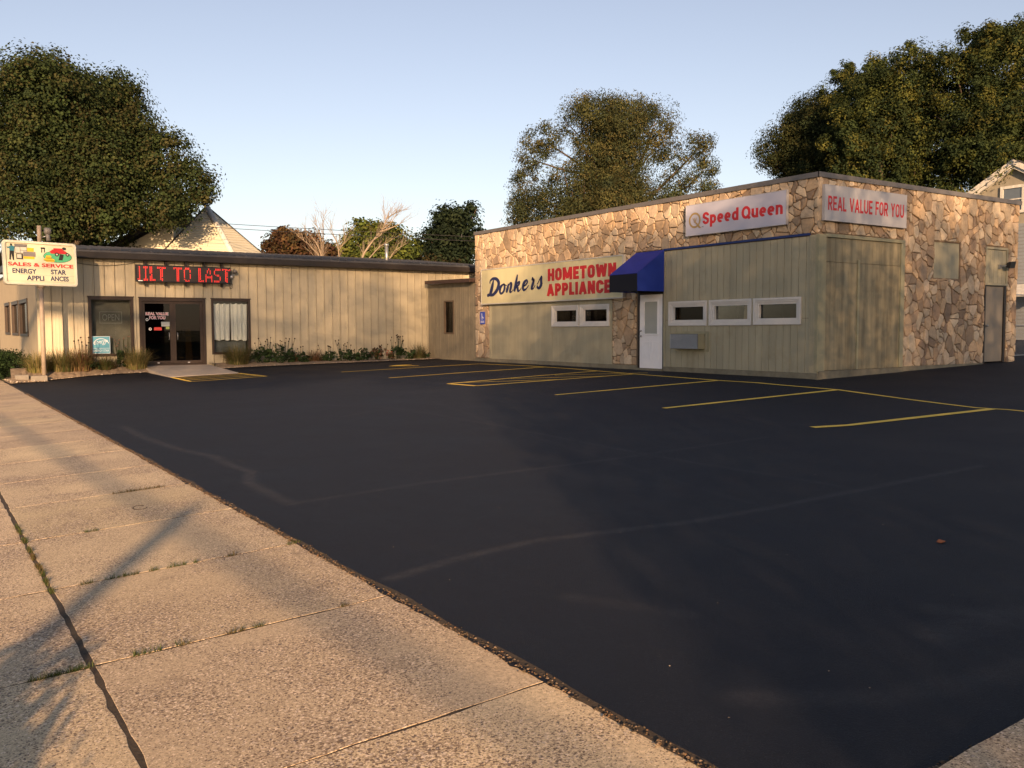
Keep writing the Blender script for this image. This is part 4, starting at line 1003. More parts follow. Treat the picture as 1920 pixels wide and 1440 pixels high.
# ------------------------------------------------------------------ pole sign
PS = thing('pole_sign', 'cream cabinet sign reading Sales and Service on a tan pole in the planting bed', 'sign', (3.15, 29.3, .2))
FPn = Fr((0, 29.3, 0), (1, 0, 0)); tl = rad(-1.2)
class FrT(Fr):
    def P(s, u, z, d=0):
        du, dz = u-3.15, z-3.43; u2_ = 3.15+du*math.cos(tl)-dz*math.sin(tl)*-1*-1; z2 = 3.43+dz*math.cos(tl)+du*math.sin(-tl)*-1*-1
        return Vector((3.15+du*math.cos(tl)+dz*math.sin(-tl)*-1, 29.3, 3.43+dz*math.cos(tl)-du*math.sin(-tl)*-1*-1))+Vector((0, -1, 0))*d
FP = FrT((0, 29.3, 0), (1, 0, 0))
def rrect(u0, u1, z0, z1, r, n=6):
    out = []
    for cx, cz, a0 in ((u1-r, z0+r, -90), (u1-r, z1-r, 0), (u0+r, z1-r, 90), (u0+r, z0+r, 180)):
        out += [(cx+r*math.cos(rad(a0+90*i/n)), cz+r*math.sin(rad(a0+90*i/n))) for i in range(n+1)]
    return out
mb = MB(); o1 = rrect(2.20, 4.10, 2.80, 4.06, .09); o2 = rrect(2.27, 4.03, 2.87, 3.99, .05); n = len(o1)
vs = [FP.P(u, z, -.15) for u, z in o1]+[FP.P(u, z, .13) for u, z in o1]+[FP.P(u*.985+3.15*.015, z*.985+3.43*.015, .155) for u, z in o1]+[FP.P(u, z, .15) for u, z in o2]+[FP.P(u, z, .105) for u, z in o2]
mb.add(vs, [(a*n+i, a*n+(i+1) % n, (a+1)*n+(i+1) % n, (a+1)*n+i) for a in range(4) for i in range(n)]+[tuple(range(n-1, -1, -1))])
mb.build('cabinet', 'sign_frame', PS)
mb = MB(); poly(mb, FP, rrect(2.265, 4.035, 2.865, 3.995, .05), .10, .006); mb.build('face_panel', 'pale_yellow', PS)
text('lettering', 'SALES & SERVICE', FP, 2.32, 4.0, 3.335, 3.445, .107, 'red', PS, .035)
text('lettering', 'ENERGY', FP, 2.42, 3.03, 3.13, 3.27, .107, 'navy', PS, .03); text('lettering', 'STAR', FP, 3.40, 3.80, 3.14, 3.28, .107, 'navy', PS, .03)
text('lettering', 'APPLI', FP, 2.77, 3.22, 2.94, 3.08, .107, 'navy', PS, .03); text('lettering', 'ANCES', FP, 3.38, 3.86, 2.95, 3.09, .107, 'navy', PS, .03)
mb = MB()
for z in (3.10, 3.30, 2.915): fbox(mb, FP, 2.28, 4.02, z, z+.008, .1065, .109)
mb.build('letter_track', 'blind', PS)
def art(shapes, m, d): 
    mb = MB()
    for k, s_ in enumerate(shapes): poly(mb, FP, s_, d+.0006*k, .0018)
    mb.build('artwork', m, PS)
R4 = lambda a, b, c, d: [(a, c), (b, c), (b, d), (a, d)]
yel = mat('art_yellow', (.75, .50, .03)); grn = mat('art_green', (.09, .45, .22)); gry = mat('art_grey', (.22, .20, .19)); blk = mat('art_black', (.02, .02, .02)); teal = mat('art_teal', (.04, .22, .28)); offw = mat('art_off_white', (.62, .6, .5))
art([[(2.36, 3.51), (2.40, 3.50), (2.42, 3.68), (2.45, 3.50), (2.48, 3.49), (2.49, 3.76), (2.38, 3.76)], ellipse(2.425, 3.93, .03, .035, 10)], blk, .108)
art([[(2.38, 3.76), (2.49, 3.76), (2.51, 3.88), (2.44, 3.91), (2.37, 3.88)], [(2.37, 3.87), (2.30, 3.86), (2.33, 3.83), (2.38, 3.83)]], teal, .112)
art([R4(2.51, 2.82, 3.70, 3.96)], blk, .108); art([R4(2.52, 2.64, 3.71, 3.88), R4(2.65, 2.81, 3.79, 3.88), R4(2.65, 2.81, 3.71, 3.78)], offw, .1105); art([R4(2.52, 2.81, 3.89, 3.955)], gry, .1105)
art([R4(2.82, 2.99, 3.76, 3.87), R4(2.72, 3.0, 3.55, 3.635)], yel, .109); art([R4(2.72, 3.03, 3.62, 3.755)], gry, .113); art([R4(2.54, 2.71, 3.53, 3.69)], blk, .1135); art([R4(2.56, 2.67, 3.56, 3.67)], offw, .117)
art([ellipse(3.60, 3.655, .375, .17, 32)], blk, .108); art([ellipse(3.60, 3.655, .365, .16, 32)], grn, .1105)
art([[(3.40, 3.80), (3.47, 3.86), (3.72, 3.88), (3.85, 3.80), (3.83, 3.74), (3.42, 3.74)], R4(3.50, 3.74, 3.86, 3.90)], 'red' and M['red'], .114)
art([ellipse(3.58, 3.72, .055, .055, 12), ellipse(3.86, 3.73, .05, .05, 12), ellipse(3.78, 3.90, .05, .04, 12), [(3.62, 3.56), (3.72, 3.56), (3.76, 3.72), (3.66, 3.74)], R4(3.17, 3.28, 3.86, 3.90), R4(3.18, 3.20, 3.75, 3.86), R4(3.25, 3.27, 3.76, 3.86)], blk, .119)
art([ellipse(3.58, 3.72, .025, .025, 10), ellipse(3.86, 3.73, .022, .022, 10)], offw, .125)
art([[(3.22, 3.55), (3.30, 3.50), (3.50, 3.50), (3.52, 3.56), (3.44, 3.60), (3.42, 3.68), (3.30, 3.68), (3.28, 3.60)]], yel, .119); art([R4(3.29, 3.45, 3.60, 3.615), R4(3.24, 3.5, 3.53, 3.54)], blk, .1225)
mb = MB(); mb.tube([(3.15, 29.3, .1), (3.15, 29.3, 2.82)], .062, 14); mb.tube([(3.15, 29.3, 2.74), (3.15, 29.3, 2.81)], .10, 14); mb.tube([(3.15, 29.3, 4.04), (3.15, 29.3, 4.53)], .06, 14); mb.build('pole', 'pole_tan', PS)
SL = thing('sign_lamp', 'grey lamp head on the pole top above the cream cabinet sign', 'lamp', (3.3, 29.3, 4.2))
mb = MB(); mb.tube([(3.215, 29.3, 4.2), (3.33, 29.25, 4.24)], .02, 6); mb.build('arm', 'steel', SL)
mb = MB(); mb.tube([(3.27, 29.25, 4.38), (3.29, 29.25, 4.38), (3.42, 29.25, 4.38), (3.45, 29.25, 4.38)], [.06, .10, .10, .06], 12); mb.tube([(3.36, 29.25, 4.3), (3.38, 29.25, 4.1)], [.05, .06], 8); mb.build('head', 'lamp_grey', SL)

# ------------------------------------------------------------------ concrete blocks at the bed corner
for i, (x, y, lx, ly, lab) in enumerate(((2.55, 29.05, .34, .22, 'pale concrete block at the left bed corner, the one nearer the sidewalk'), (2.98, 29.0, .42, .22, 'pale concrete block at the left bed corner, the one nearer the sign pole'))):
    t = MB(); t.box(x-lx/2, x+lx/2, y-ly/2, y+ly/2, .05, .24-.03*i); o = t.build('concrete_block', 'block', bevel=.012); tag(o, lab, 'block', 'edging blocks at the bed corner')

# ------------------------------------------------------------------ foliage helpers
def leaves(pts, nrm, size, cols, aspect=.62, droop=.0):
    n = len(pts); r = RNG.normal(size=(n, 3)); nr = nrm/np.linalg.norm(nrm, axis=1, keepdims=True)
    a = np.cross(nr, r); a /= np.linalg.norm(a, axis=1, keepdims=True)+1e-9
    a[:, 2] -= droop; a /= np.linalg.norm(a, axis=1, keepdims=True)
    b = np.cross(nr, a); b /= np.linalg.norm(b, axis=1, keepdims=True)+1e-9
    s_ = np.asarray(size).reshape(-1, 1)*np.ones((n, 1))
    fold = nr*s_*.12
    V = np.stack([pts-a*s_*.5, pts+b*s_*aspect*.5+fold-a*s_*.1, pts+a*s_*.5, pts-b*s_*aspect*.5+fold-a*s_*.1], 1).reshape(-1, 3)
    Fq = np.arange(4*n).reshape(n, 4)
    return V, Fq, np.repeat(cols, 4, axis=0)
def crown_pts(blobs, n, clump, spread, cols, flat=.7, colvar=.25, shell=.5, outer=1.0, ctr=None):
    B = np.array(blobs); wgt = B[:, 3]**2; wgt /= wgt.sum()
    ctr = B[:, :3].mean(0) if ctr is None else np.array(ctr)
    nc = max(8, int(n/clump)); bi = RNG.choice(len(B), nc, p=wgt)
    d = RNG.normal(size=(nc, 3)); d /= np.linalg.norm(d, axis=1, keepdims=True)
    rr = (shell+(outer-shell)*RNG.random(nc)**.6)[:, None]
    C = B[bi, :3]+d*rr*B[bi, 3:4]
    per = RNG.poisson(clump, nc); idx = np.repeat(np.arange(nc), per); m = len(idx)
    sz = (spread*(.5+RNG.random(nc)))[idx][:, None]*np.minimum(1, .45+.4*B[bi, 3][idx][:, None])
    off = RNG.normal(size=(m, 3)); ln = np.linalg.norm(off, axis=1, keepdims=True); off = off/ln*np.minimum(ln, 1.75)*sz*np.array([1, 1, flat])
    P = C[idx]+off
    nrm = d[idx]*.35+off/(np.linalg.norm(off, axis=1, keepdims=True)+1e-6)*.75+RNG.normal(size=(m, 3))*.32+np.array([0, 0, .35])
    cols = np.array(cols); ci = RNG.integers(0, len(cols), nc)
    cc = cols[ci][idx]*(1+np.clip(RNG.normal(0, colvar, (nc, 1))[idx]*1.1, -.5, .7))*(1+RNG.normal(0, .10, (m, 1)))
    return P, nrm, np.clip(cc, .004, 1)
def rot_blobs(blobs, ctr, ang, k, rmin):
    out = []
    for x, y, z, r in blobs:
        if r < rmin: continue
        dx, dy = x-ctr[0], y-ctr[1]; c, s_ = math.cos(ang), math.sin(ang)
        out.append((ctr[0]+k*(dx*c-dy*s_), ctr[1]+k*(dx*s_+dy*c), z, r*.95))
    return out
def tree(name, label, base, blobs, n, leaf, cols, limbs=(), group=None, trunk_r=.35, clump=26, spread=.45, deep=1.0, rmin=1.0, flat=.7, droop=.2, aspect=.62, shell=.5, bark='bark', k3=.75, top=None, auto=8, spikes=0):
    t = thing(name, label, 'tree', base, group)
    B = np.array(blobs); ctr = B[:, :3].mean(0)
    allb = list(blobs)
    if deep: allb += rot_blobs(blobs, ctr, rad(75), k3, rmin)+rot_blobs(blobs, ctr, rad(-80), k3, rmin)
    if spikes:
        src = [q for q in blobs if q[3] > .8]
        for _ in range(spikes):
            q = src[RNG.integers(len(src))]; d = RNG.normal(size=3); d[2] = abs(d[2])*1.1+.15; d /= np.linalg.norm(d); k = q[3]*RNG.uniform(.95, 1.15); r_q = RNG.uniform(.25, .5)
            c = np.array(q[:3])+d*k
            for st in range(3): allb.append((c[0]+d[0]*.2*st, c[1]+d[1]*.2*st, c[2]+.34*st, r_q*(1-.22*st)*1.5))
    P, nr, cc = crown_pts(allb, n, clump, spread, cols, flat, shell=shell)
    V, Fq, C = leaves(P, nr, leaf*(.7+.6*RNG.random(len(P))), cc, aspect, droop)
    tri_obj('crown', V, Fq, C, 'leaf', t)
    mb = MB(); top = top or (ctr[0], ctr[1], ctr[2]-1.0)
    b0 = Vector(base)-Vector((0, 0, .3)); tp = Vector(top)
    fork = b0.lerp(tp, .5)+Vector((0, 0, .0))
    mb.tube([b0, b0.lerp(fork, .12), b0.lerp(fork, .5), fork], [trunk_r*1.5, trunk_r*1.1, trunk_r, trunk_r*.9], 12)
    mb.tube([fork, fork.lerp(tp, .6)+Vector((.1, -.15, 0)), tp], [trunk_r*.85, trunk_r*.55, trunk_r*.3], 9)
    rs = random.Random(5)
    for q in sorted(blobs, key=lambda q: -q[3])[:auto]:
        e = Vector(q[:3]); mid = fork.lerp(e, .5)+Vector((rs.uniform(-.4, .4), rs.uniform(-.4, .4), rs.uniform(-.2, .7)))
        mb.tube([fork.lerp(tp, rs.uniform(0, .5)), mid, e], [trunk_r*.45, trunk_r*.28, trunk_r*.08], 7)
        for _ in range(3):
            e2 = e+Vector((rs.uniform(-1, 1), rs.uniform(-1, 1), rs.uniform(-.3, 1)))*q[3]*.8
            mb.tube([mid.lerp(e, rs.uniform(.2, .9)), e2], [trunk_r*.12, .02], 5)
    for l in limbs:
        m_ = len(l); mb.tube(l, [max(.03, trunk_r*(.5 if trunk_r > .41 else .26)*(1-.8*i/(m_-1))) for i in range(m_)], 8)
    mb.build('trunk', bark, t)
    return t
MAPLE = [(4.48, 51.74, 12.25, 2.26), (6.27, 51.97, 13.15, 1.66), (2.24, 53.2, 11.92, 2.4), (7.84, 49.5, 11.92, 1.76), (9.3, 48.5, 10.8, 1.92), (10.64, 47.49, 9.79, 1.6), (11.54, 46.82, 8.78, 1.28), (12.1, 46.37, 8.67, 0.75), (10.3, 48.94, 8.33, 1.47), (10.64, 45.92, 7.55, 1.12), (8.18, 47.71, 8.78, 2.0), (6.27, 47.71, 9.56, 2.13), (4.59, 48.83, 9.34, 2.13), (2.58, 52.75, 9.23, 2.26), (8.74, 47.26, 7.44, 0.96), (6.83, 47.15, 7.77, 1.33), (4.82, 47.15, 7.32, 1.12), (3.58, 47.94, 6.76, 1.12), (5.6, 46.59, 6.76, 0.85), (7.73, 46.48, 6.43, 0.54), (2.24, 52.86, 6.88, 1.6), (10.53, 47.38, 7.21, 0.69), (5.6, 52.53, 14.16, 0.69), (4.59, 51.86, 14.04, 0.58), (6.05, 50.85, 14.04, 0.54), (9.41, 48.5, 12.36, 0.64), (11.31, 47.15, 10.68, 0.75), (7.39, 49.84, 13.26, 0.8), (7.84, 46.37, 6.76, 0.64), (6.05, 46.26, 6.32, 0.69), (11.42, 46.82, 7.32, 0.54), (12.54, 46.03, 8.11, 0.43)]
WILLOW = [(31.5, 40.1, 13.1, 1.25), (33.3, 38.8, 13.2, 1.19), (34.8, 37.8, 12.6, 1.43), (29.7, 41.2, 12.0, 1.01), (29.1, 41.5, 11.2, 0.89), (32.9, 37.7, 10.7, 1.34), (31.2, 38.8, 10.7, 1.31), (35.6, 37.2, 11.0, 1.01), (28.7, 41.6, 9.6, 0.77), (28.4, 41.7, 8.4, 0.71), (28.3, 41.8, 7.7, 0.65), (29.4, 38.8, 8.8, 1.55), (30.7, 37.8, 7.9, 1.73), (28.8, 39.0, 7.7, 1.37), (32.9, 37.6, 8.5, 1.31), (36.9, 36.3, 11.7, 0.71), (37.2, 36.1, 10.4, 0.65), (36.5, 36.4, 9.4, 0.89), (35.2, 37.3, 9.0, 1.07), (34.4, 38.2, 13.6, 0.71), (31.6, 40.0, 14.0, 0.54), (37.3, 35.9, 9.4, 0.48), (28.5, 40.5, 7.8, 1.07), (35.5, 37.0, 8.1, 1.01)]
RIGHTDARK = [(44.1, 36.4, 12.8, 1.29), (43.5, 36.8, 12.0, 1.03), (45.2, 35.8, 13.8, 1.41), (46.4, 35.0, 14.2, 1.41), (46.0, 35.2, 12.3, 1.86), (47.6, 34.1, 12.8, 1.86), (43.2, 37.0, 11.6, 0.51), (44.8, 35.8, 11.2, 1.54), (47.0, 34.7, 15.3, 0.45), (43.5, 36.7, 11.2, 0.64), (47.8, 33.9, 11.0, 1.93)]
RIGHTGOLD = [(42.7, 27.8, 13.8, 1.26), (41.8, 28.3, 12.7, 1.37), (43.8, 27.0, 12.8, 1.81), (41.9, 28.4, 14.5, 0.38), (41.5, 28.5, 11.7, 1.64), (43.5, 27.1, 10.5, 2.05), (41.6, 28.3, 10.1, 1.64), (42.9, 27.7, 14.9, 0.49), (44.0, 27.0, 14.9, 0.55), (40.5, 29.0, 10.0, 1.23), (44.1, 26.6, 9.8, 1.64), (43.7, 31.9, 13.7, 1.19), (44.6, 31.4, 14.6, 1.01), (45.1, 31.0, 13.4, 1.49), (44.1, 31.6, 12.3, 1.49), (43.8, 29.5, 14.5, 0.86), (45.5, 27.2, 14.5, 1.4), (45.0, 27.5, 13.4, 1.68)]
RIGHTTALL = [(43.2, 25.0, 13.2, 1.31), (44.5, 24.3, 14.2, 1.26), (45.4, 23.7, 14.9, 0.89), (46.5, 22.9, 14.0, 1.83), (43.6, 24.6, 11.1, 1.96), (45.3, 23.5, 11.4, 2.1), (47.1, 22.3, 10.6, 2.49), (44.2, 24.1, 9.2, 1.57), (45.6, 23.6, 15.7, 0.37), (44.1, 24.6, 15.2, 0.37), (43.3, 25.1, 14.4, 0.31), (44.8, 24.1, 15.0, 0.42), (43.1, 24.8, 8.5, 1.31)]
DARK = [(35.4, 61.2, 9.3, 1.5), (36.2, 60.8, 9.7, 1.42), (36.5, 60.6, 10.8, 0.54), (35.3, 61.4, 10.5, 0.62), (34.2, 62.0, 8.1, 1.5), (36.8, 60.3, 8.0, 1.33), (35.3, 61.1, 7.0, 1.75), (33.4, 62.5, 7.7, 0.83), (32.9, 62.7, 6.8, 1.25)]
GREEN = [(27.8, 61.4, 8.5, 1.02), (29.0, 60.7, 8.5, 1.02), (26.9, 62.0, 7.7, 0.94), (29.8, 60.1, 8.0, 1.1), (30.7, 59.5, 7.5, 0.71), (28.4, 60.9, 7.2, 1.41), (26.0, 62.6, 6.9, 0.71), (28.2, 61.2, 9.1, 0.47), (29.7, 60.3, 9.0, 0.43), (29.9, 59.9, 6.5, 1.34), (27.4, 61.6, 6.5, 1.18)]
BRONZE = [(21.2, 61.0, 7.5, 0.81), (22.0, 60.5, 7.7, 0.74), (23.1, 59.7, 7.3, 0.89), (20.7, 61.3, 7.0, 0.52), (23.7, 59.3, 7.0, 0.66), (22.4, 60.1, 6.6, 1.03), (24.2, 58.9, 6.7, 0.59), (21.6, 60.8, 8.2, 0.37), (21.2, 60.9, 6.4, 0.89), (23.6, 59.3, 6.2, 0.89)]
CEDAR = [(8.3, 55.0, 6.2, 0.6), (8.0, 55.3, 6.4, 0.54), (8.6, 54.8, 6.0, 0.36), (8.2, 55.1, 6.7, 0.3)]
MAPLE_LIMBS = [[(5.66, 47.68, 4.03), (5.79, 47.69, 5.3), (5.43, 48.01, 6.56), (5.26, 48.2, 7.57)], [(5.69, 47.71, 4.79), (4.89, 48.34, 6.06), (4.19, 48.89, 7.2)], [(5.87, 47.63, 5.3), (6.37, 47.36, 6.3), (6.83, 47.14, 7.31)], [(5.94, 47.6, 4.97), (6.78, 47.06, 5.8), (7.55, 46.61, 6.81)], [(5.42, 47.99, 6.06), (5.67, 47.9, 7.07), (6.0, 47.72, 7.83)]]
WILLOW_LIMBS = [[(33.43, 38.92, 7.1), (33.11, 39.25, 8.6), (32.42, 39.82, 10.1), (31.85, 40.31, 11.61), (31.78, 40.47, 13.11)], [(33.34, 39.05, 8.0), (33.91, 38.81, 9.8), (34.59, 38.46, 11.29), (35.26, 38.1, 12.49)],
 [(33.11, 39.25, 8.6), (33.57, 39.1, 10.7), (33.75, 39.09, 12.2), (33.54, 39.32, 13.4)], [(32.53, 39.72, 9.8), (31.33, 40.62, 11.01), (30.23, 41.41, 11.91)], [(32.42, 39.82, 10.1), (30.93, 40.84, 10.41), (29.45, 41.87, 11.01)],
 [(34.07, 38.52, 7.4), (35.11, 37.91, 8.59), (36.65, 36.96, 9.49), (37.43, 36.5, 10.38)], [(33.97, 38.63, 8.0), (35.4, 37.79, 9.49), (36.7, 37.03, 10.99), (37.28, 36.7, 11.82)], [(32.34, 39.72, 8.0), (30.6, 40.9, 8.31), (29.12, 41.93, 8.92)]]
OL = [(.040, .058, .019), (.034, .052, .017), (.047, .058, .019), (.030, .046, .018), (.055, .053, .020)]
tree('maple_tree', 'big dense olive-brown maple overhanging the tan store at the left', (5.7, 47.7, .3), MAPLE, 300000, .13, OL, MAPLE_LIMBS, None, .42, 55, .42, 1, 1.0, .6, .25, .8, shell=.5, top=(6.3, 48.7, 8.8), k3=.42)
WC = [(.080, .082, .030), (.068, .077, .030), (.054, .068, .032), (.092, .082, .030), (.045, .060, .031)]
tree('willow_tree', 'round airy olive-gold tree rising behind the middle of the stone store', (33.5, 38.8, .5), WILLOW, 150000, .145, WC, WILLOW_LIMBS, None, .40, 60, .32, 1, 1.2, .8, .7, .34, shell=.55, top=(33.2, 39.3, 10.5), k3=.55)
RC = [(.030, .042, .017), (.038, .046, .017), (.025, .036, .016), (.055, .055, .018)]
tree('broadleaf_tree', 'dark drooping tree at the left end of the tree mass behind the right store wall', (46, 35, .5), RIGHTDARK, 120000, .14, RC, (), 'tall trees behind the stone store', .4, 60, .34, 1, 1.2, .7, .5, .45, shell=.5)
RG = [(.070, .082, .020), (.100, .100, .024), (.044, .060, .019), (.030, .046, .018), (.038, .055, .019), (.026, .041, .017)]  # brighter tones paint the sunlit clumps into the leaf colour
tree('broadleaf_tree', 'mid-height yellow-green tree between the dark drooping tree and the tallest one', (43.3, 27.3, .6), RIGHTGOLD, 150000, .14, RG, (), 'tall trees behind the stone store', .4, 90, .30, 1, 1.4, .85, -.2, .5, shell=.6, spikes=46, k3=.5)
tree('broadleaf_tree', 'tallest gold-green tree at the right edge above the gabled house', (46.5, 24.4, .6), RIGHTTALL, 140000, .14, RG, (), 'tall trees behind the stone store', .45, 90, .30, 1, 1.4, .85, -.2, .5, shell=.6, spikes=56, k3=.5)
tree('broadleaf_tree', 'dark green rounded tree touching the far end of the stone store roof', (35.3, 61, .3), DARK, 26000, .27, [(.022, .036, .018), (.028, .040, .018), (.018, .030, .016)], (), 'far trees over the tan store roof', .3, 30, .38, 1, 1.1, .8, .1, .6)
tree('broadleaf_tree', 'bright green rounded tree between the bare tree and the roof vent pipe', (29, 60.7, .3), GREEN, 22000, .27, [(.11, .135, .026), (.085, .115, .026), (.13, .14, .03), (.05, .07, .022)], (), 'far trees over the tan store roof', .3, 30, .36, 1, 1.1, .8, .1, .6)
tree('broadleaf_tree', 'reddish bronze low tree right of the pyramid roof', (22.4, 60.4, .3), BRONZE, 19000, .25, [(.085, .045, .024), (.065, .036, .022), (.10, .065, .026), (.05, .04, .02)], (), 'far trees over the tan store roof', .25, 30, .36, 1, .8, .8, .2, .6)
tree('evergreen_tree', 'small yellow-green conifer peeping between the sign and the maple', (8.2, 55, .3), CEDAR, 5000, .22, [(.13, .12, .03), (.09, .095, .03)], (), None, .15, 24, .25, 0, auto=3)
# understorey behind the roofs so no ground shows through
UND = [(25.5, 62, 5.2, 1.4), (27.5, 63, 5.3, 1.5), (31, 62, 5.3, 1.6), (32.5, 60.5, 5.6, 1.5), (33.5, 59, 5.5, 1.4), (24, 62.5, 5.2, 1.2), (30, 64, 6.2, 1.2)]
tree('broadleaf_tree', 'low dark brown-green scrub tree under the far crowns beside the vent pipe', (30, 62, .3), UND, 14000, .25, [(.045, .04, .018), (.06, .045, .02), (.03, .04, .018)], (), 'far trees over the tan store roof', .2, 30, .4, 0, auto=5)
# bare trees
BARE = [[[(20.33, 50.57, .3), (20.33, 50.57, 5.54), (20.22, 50.69, 6.17), (19.98, 50.9, 6.8), (19.48, 51.28, 7.44)], [(20.33, 50.57, 5.0), (20.31, 50.65, 6.49), (20.19, 50.8, 7.43), (20.02, 50.95, 7.91)], [(20.33, 50.57, 5.2), (20.39, 50.61, 6.65), (20.43, 50.65, 7.59), (20.46, 50.69, 8.31)], [(20.3, 50.6, 5.2), (20.13, 50.73, 5.92), (19.58, 51.15, 6.65), (19.07, 51.52, 7.12)]],
 [[(21.15, 50.03, .3), (21.15, 50.03, 5.67), (21.12, 50.11, 6.49), (20.91, 50.3, 7.12), (20.79, 50.4, 7.49)], [(21.14, 50.06, 6.17), (21.42, 49.92, 6.64), (21.57, 49.86, 7.11)]],
 [[(22.15, 49.35, .3), (22.25, 49.3, 5.6), (22.37, 49.25, 6.01), (22.87, 48.97, 6.79), (23.42, 48.66, 7.58), (23.72, 48.53, 8.52)], [(22.87, 48.97, 6.79), (23.27, 48.72, 7.11), (23.48, 48.64, 7.89), (23.45, 48.7, 8.52)], [(23.28, 48.73, 7.36), (23.83, 48.41, 7.89), (24.1, 48.26, 8.36)], [(23.2, 48.78, 7.26), (23.94, 48.31, 7.58), (24.43, 48.01, 7.89)], [(23.54, 48.61, 8.05), (23.97, 48.34, 8.36), (24.29, 48.14, 8.49)], [(22.3, 49.25, 5.3), (23.17, 48.74, 6.41), (23.78, 48.36, 6.79)], [(22.3, 49.2, 4.9), (23.61, 48.39, 5.66), (23.89, 48.24, 6.16), (24.57, 47.82, 6.63)]]]
for bt, lab, r0 in zip(BARE, ('bare forked tree in front of the bronze tree', 'slim bare tree just left of the bright green crown', 'pale leaning bare tree in front of the bright green crown'), (.06, .045, .085)):
    t = thing('bare_tree', lab, 'tree', bt[0][0], 'leafless trees behind the tan store'); mb = MB(); rs = random.Random(3)
    for li, l in enumerate(bt):
        m_ = len(l); mb.tube(l, [(r0 if li == 0 else r0*.55)*(1-.85*i/(m_-1)) for i in range(m_)], 7)
        for i in range(1, m_):
            for _ in range(7 if li or i > 1 else 2):
                a, b = Vector(l[i-1]), Vector(l[i])
                if li == 0 and i == 1: a = a.lerp(b, .9)
                p = a.lerp(b, rs.random()); d = (b-a).normalized()+Vector((rs.uniform(-.8, .8), rs.uniform(-.8, .8), rs.uniform(.0, .6))); L_ = rs.uniform(.25, .8)
                q = p+d*L_; mb.tube([p, p.lerp(q, .5)+Vector((rs.uniform(-.06, .06), 0, rs.uniform(0, .08))), q], [.011, .008, .004], 4, False)
                for _ in range(2): mb.tube([p.lerp(q, rs.uniform(.3, .9)), q+Vector((rs.uniform(-.3, .3), rs.uniform(-.3, .3), rs.uniform(0, .35)))], [.006, .003], 4, False)
    mb.build('trunk', 'bark_pale', t)

# ------------------------------------------------------------------ houses behind
PH = thing('lap_sided_house', 'cream house with a steep pyramid roof clad in lap siding behind the tan store', 'house', (13.48, 49.19, 0.43))
A = Vector((13.51, 49.15, 8.10)); C1 = Vector((10.95, 48.51, 5.40)); C2 = Vector((14.06, 46.41, 5.30)); C3 = Vector((16.35, 47.95, 5.42)); C0 = Vector((13.04, 51.61, 5.40))
def lapped(mb, A, P, Q, n=22, lip=.025):
    nn = (P-A).cross(Q-A).normalized()
    if nn.dot(A-Vector((13.56, 49.01, 5.49))) < 0: nn = -nn
    for i in range(n):
        t0, t1 = i/n, (i+1)/n
        a, b, c, d = A.lerp(P, t0), A.lerp(Q, t0), A.lerp(Q, t1), A.lerp(P, t1)
        vs = [a, b, c+nn*lip, d+nn*lip, c, d]
        mb.add(vs, [(0, 1, 2, 3), (3, 2, 4, 5)])
ext = lambda p: A+(p-A)*1.35
mb = MB(); E1, E2, E3, E0 = map(ext, (C1, C2, C3, C0))
for P_, Q_ in ((E1, E2), (E2, E3), (E3, E0), (E0, E1)): lapped(mb, A, P_, Q_, 26)
rf = mb.build('pyramid_roof', 'lap', PH)
mb = MB()
for c in (E2,):
    mb.tube([A+Vector((0, 0, .03)), c], .16, 6)
mb.build('hip_board', 'trim_white', rf)
mb = MB()
for c in (E1, E3): mb.tube([A+Vector((0, 0, .03)), c], .05, 6)
mb.build('hip_trim', 'bronze', rf)
mb = MB(); zb = E1.z+.05; mb.prism([(p.x*.98+13.5*.02, p.y*.98+49.1*.02, .3) for p in (E1, E2, E3, E0)], (0, 0, zb-.35)); mb.build('wall', 'lap', PH)
# lower wing with dark roof to the left
mb = MB(); a, b = Vector((8.78, 51.05, 5.26)), Vector((11.70, 49.28, 7.26))
mb.prism([(8.34, 50.84, 5.36), (11.58, 48.75, 7.46), (13.39, 51.27, 7.46), (10.20, 53.37, 5.36)], (0, 0, .3)); rf2 = mb.build('wing_roof', 'shingle', PH)
mb = MB(); mb.prism([(9.04, 50.60, 0.43), (11.70, 48.83, 0.43), (11.70, 48.83, 6.90), (11.44, 49.01, 7.08), (9.04, 50.60, 5.53)], (1.6, 2.4, 0)); mb.build('wing_wall', 'lap', PH)
mb = MB(); mb.prism([(12.67, 48.17, 6.68), (13.08, 47.91, 6.68), (13.08, 47.91, 7.13), (12.67, 48.17, 7.13)], (.03, .05, 0)); 

PH.location = PH.location+Vector((-.20, .13, 0))
NH = thing('gabled_house', 'grey-beige gabled house with peeling white rake boards behind the right end of the stone store', 'house', (42.8, 22, .6))
FH = Fr((43, 0, 0), (0, -1, 0)); ap = (-22.09, 9.20); sl = .60; le, re = -25.3, -18.9
ez = ap[1]-sl*(ap[0]-le)
mb = MB(); mb.prism([FH.P(le+.35, .3), FH.P(re-.35, .3), FH.P(re-.35, ez+.05), FH.P(ap[0], ap[1]-.2), FH.P(le+.35, ez+.05)], (9, 0, 0)); mb.build('wall', 'house_wall', NH)
mb = MB()
for k in range(36): fbox(mb, FH, le+.36, re-.36, .4+k*.165, .4+k*.165+.15, .001, .03)
mb.build('lower_siding', 'house_blue', NH)
mb = MB()
for s_ in (-1, 1):
    e = (ap[0]+s_*(ap[0]-le), ez)
    mb.prism([FH.P(ap[0], ap[1], .30), FH.P(*e, .30), FH.P(e[0], e[1]+.10, .30), FH.P(ap[0], ap[1]+.10, .30)], (9.6, 0, 0))
rf = mb.build('roof', 'shingle', NH)
mb = MB()
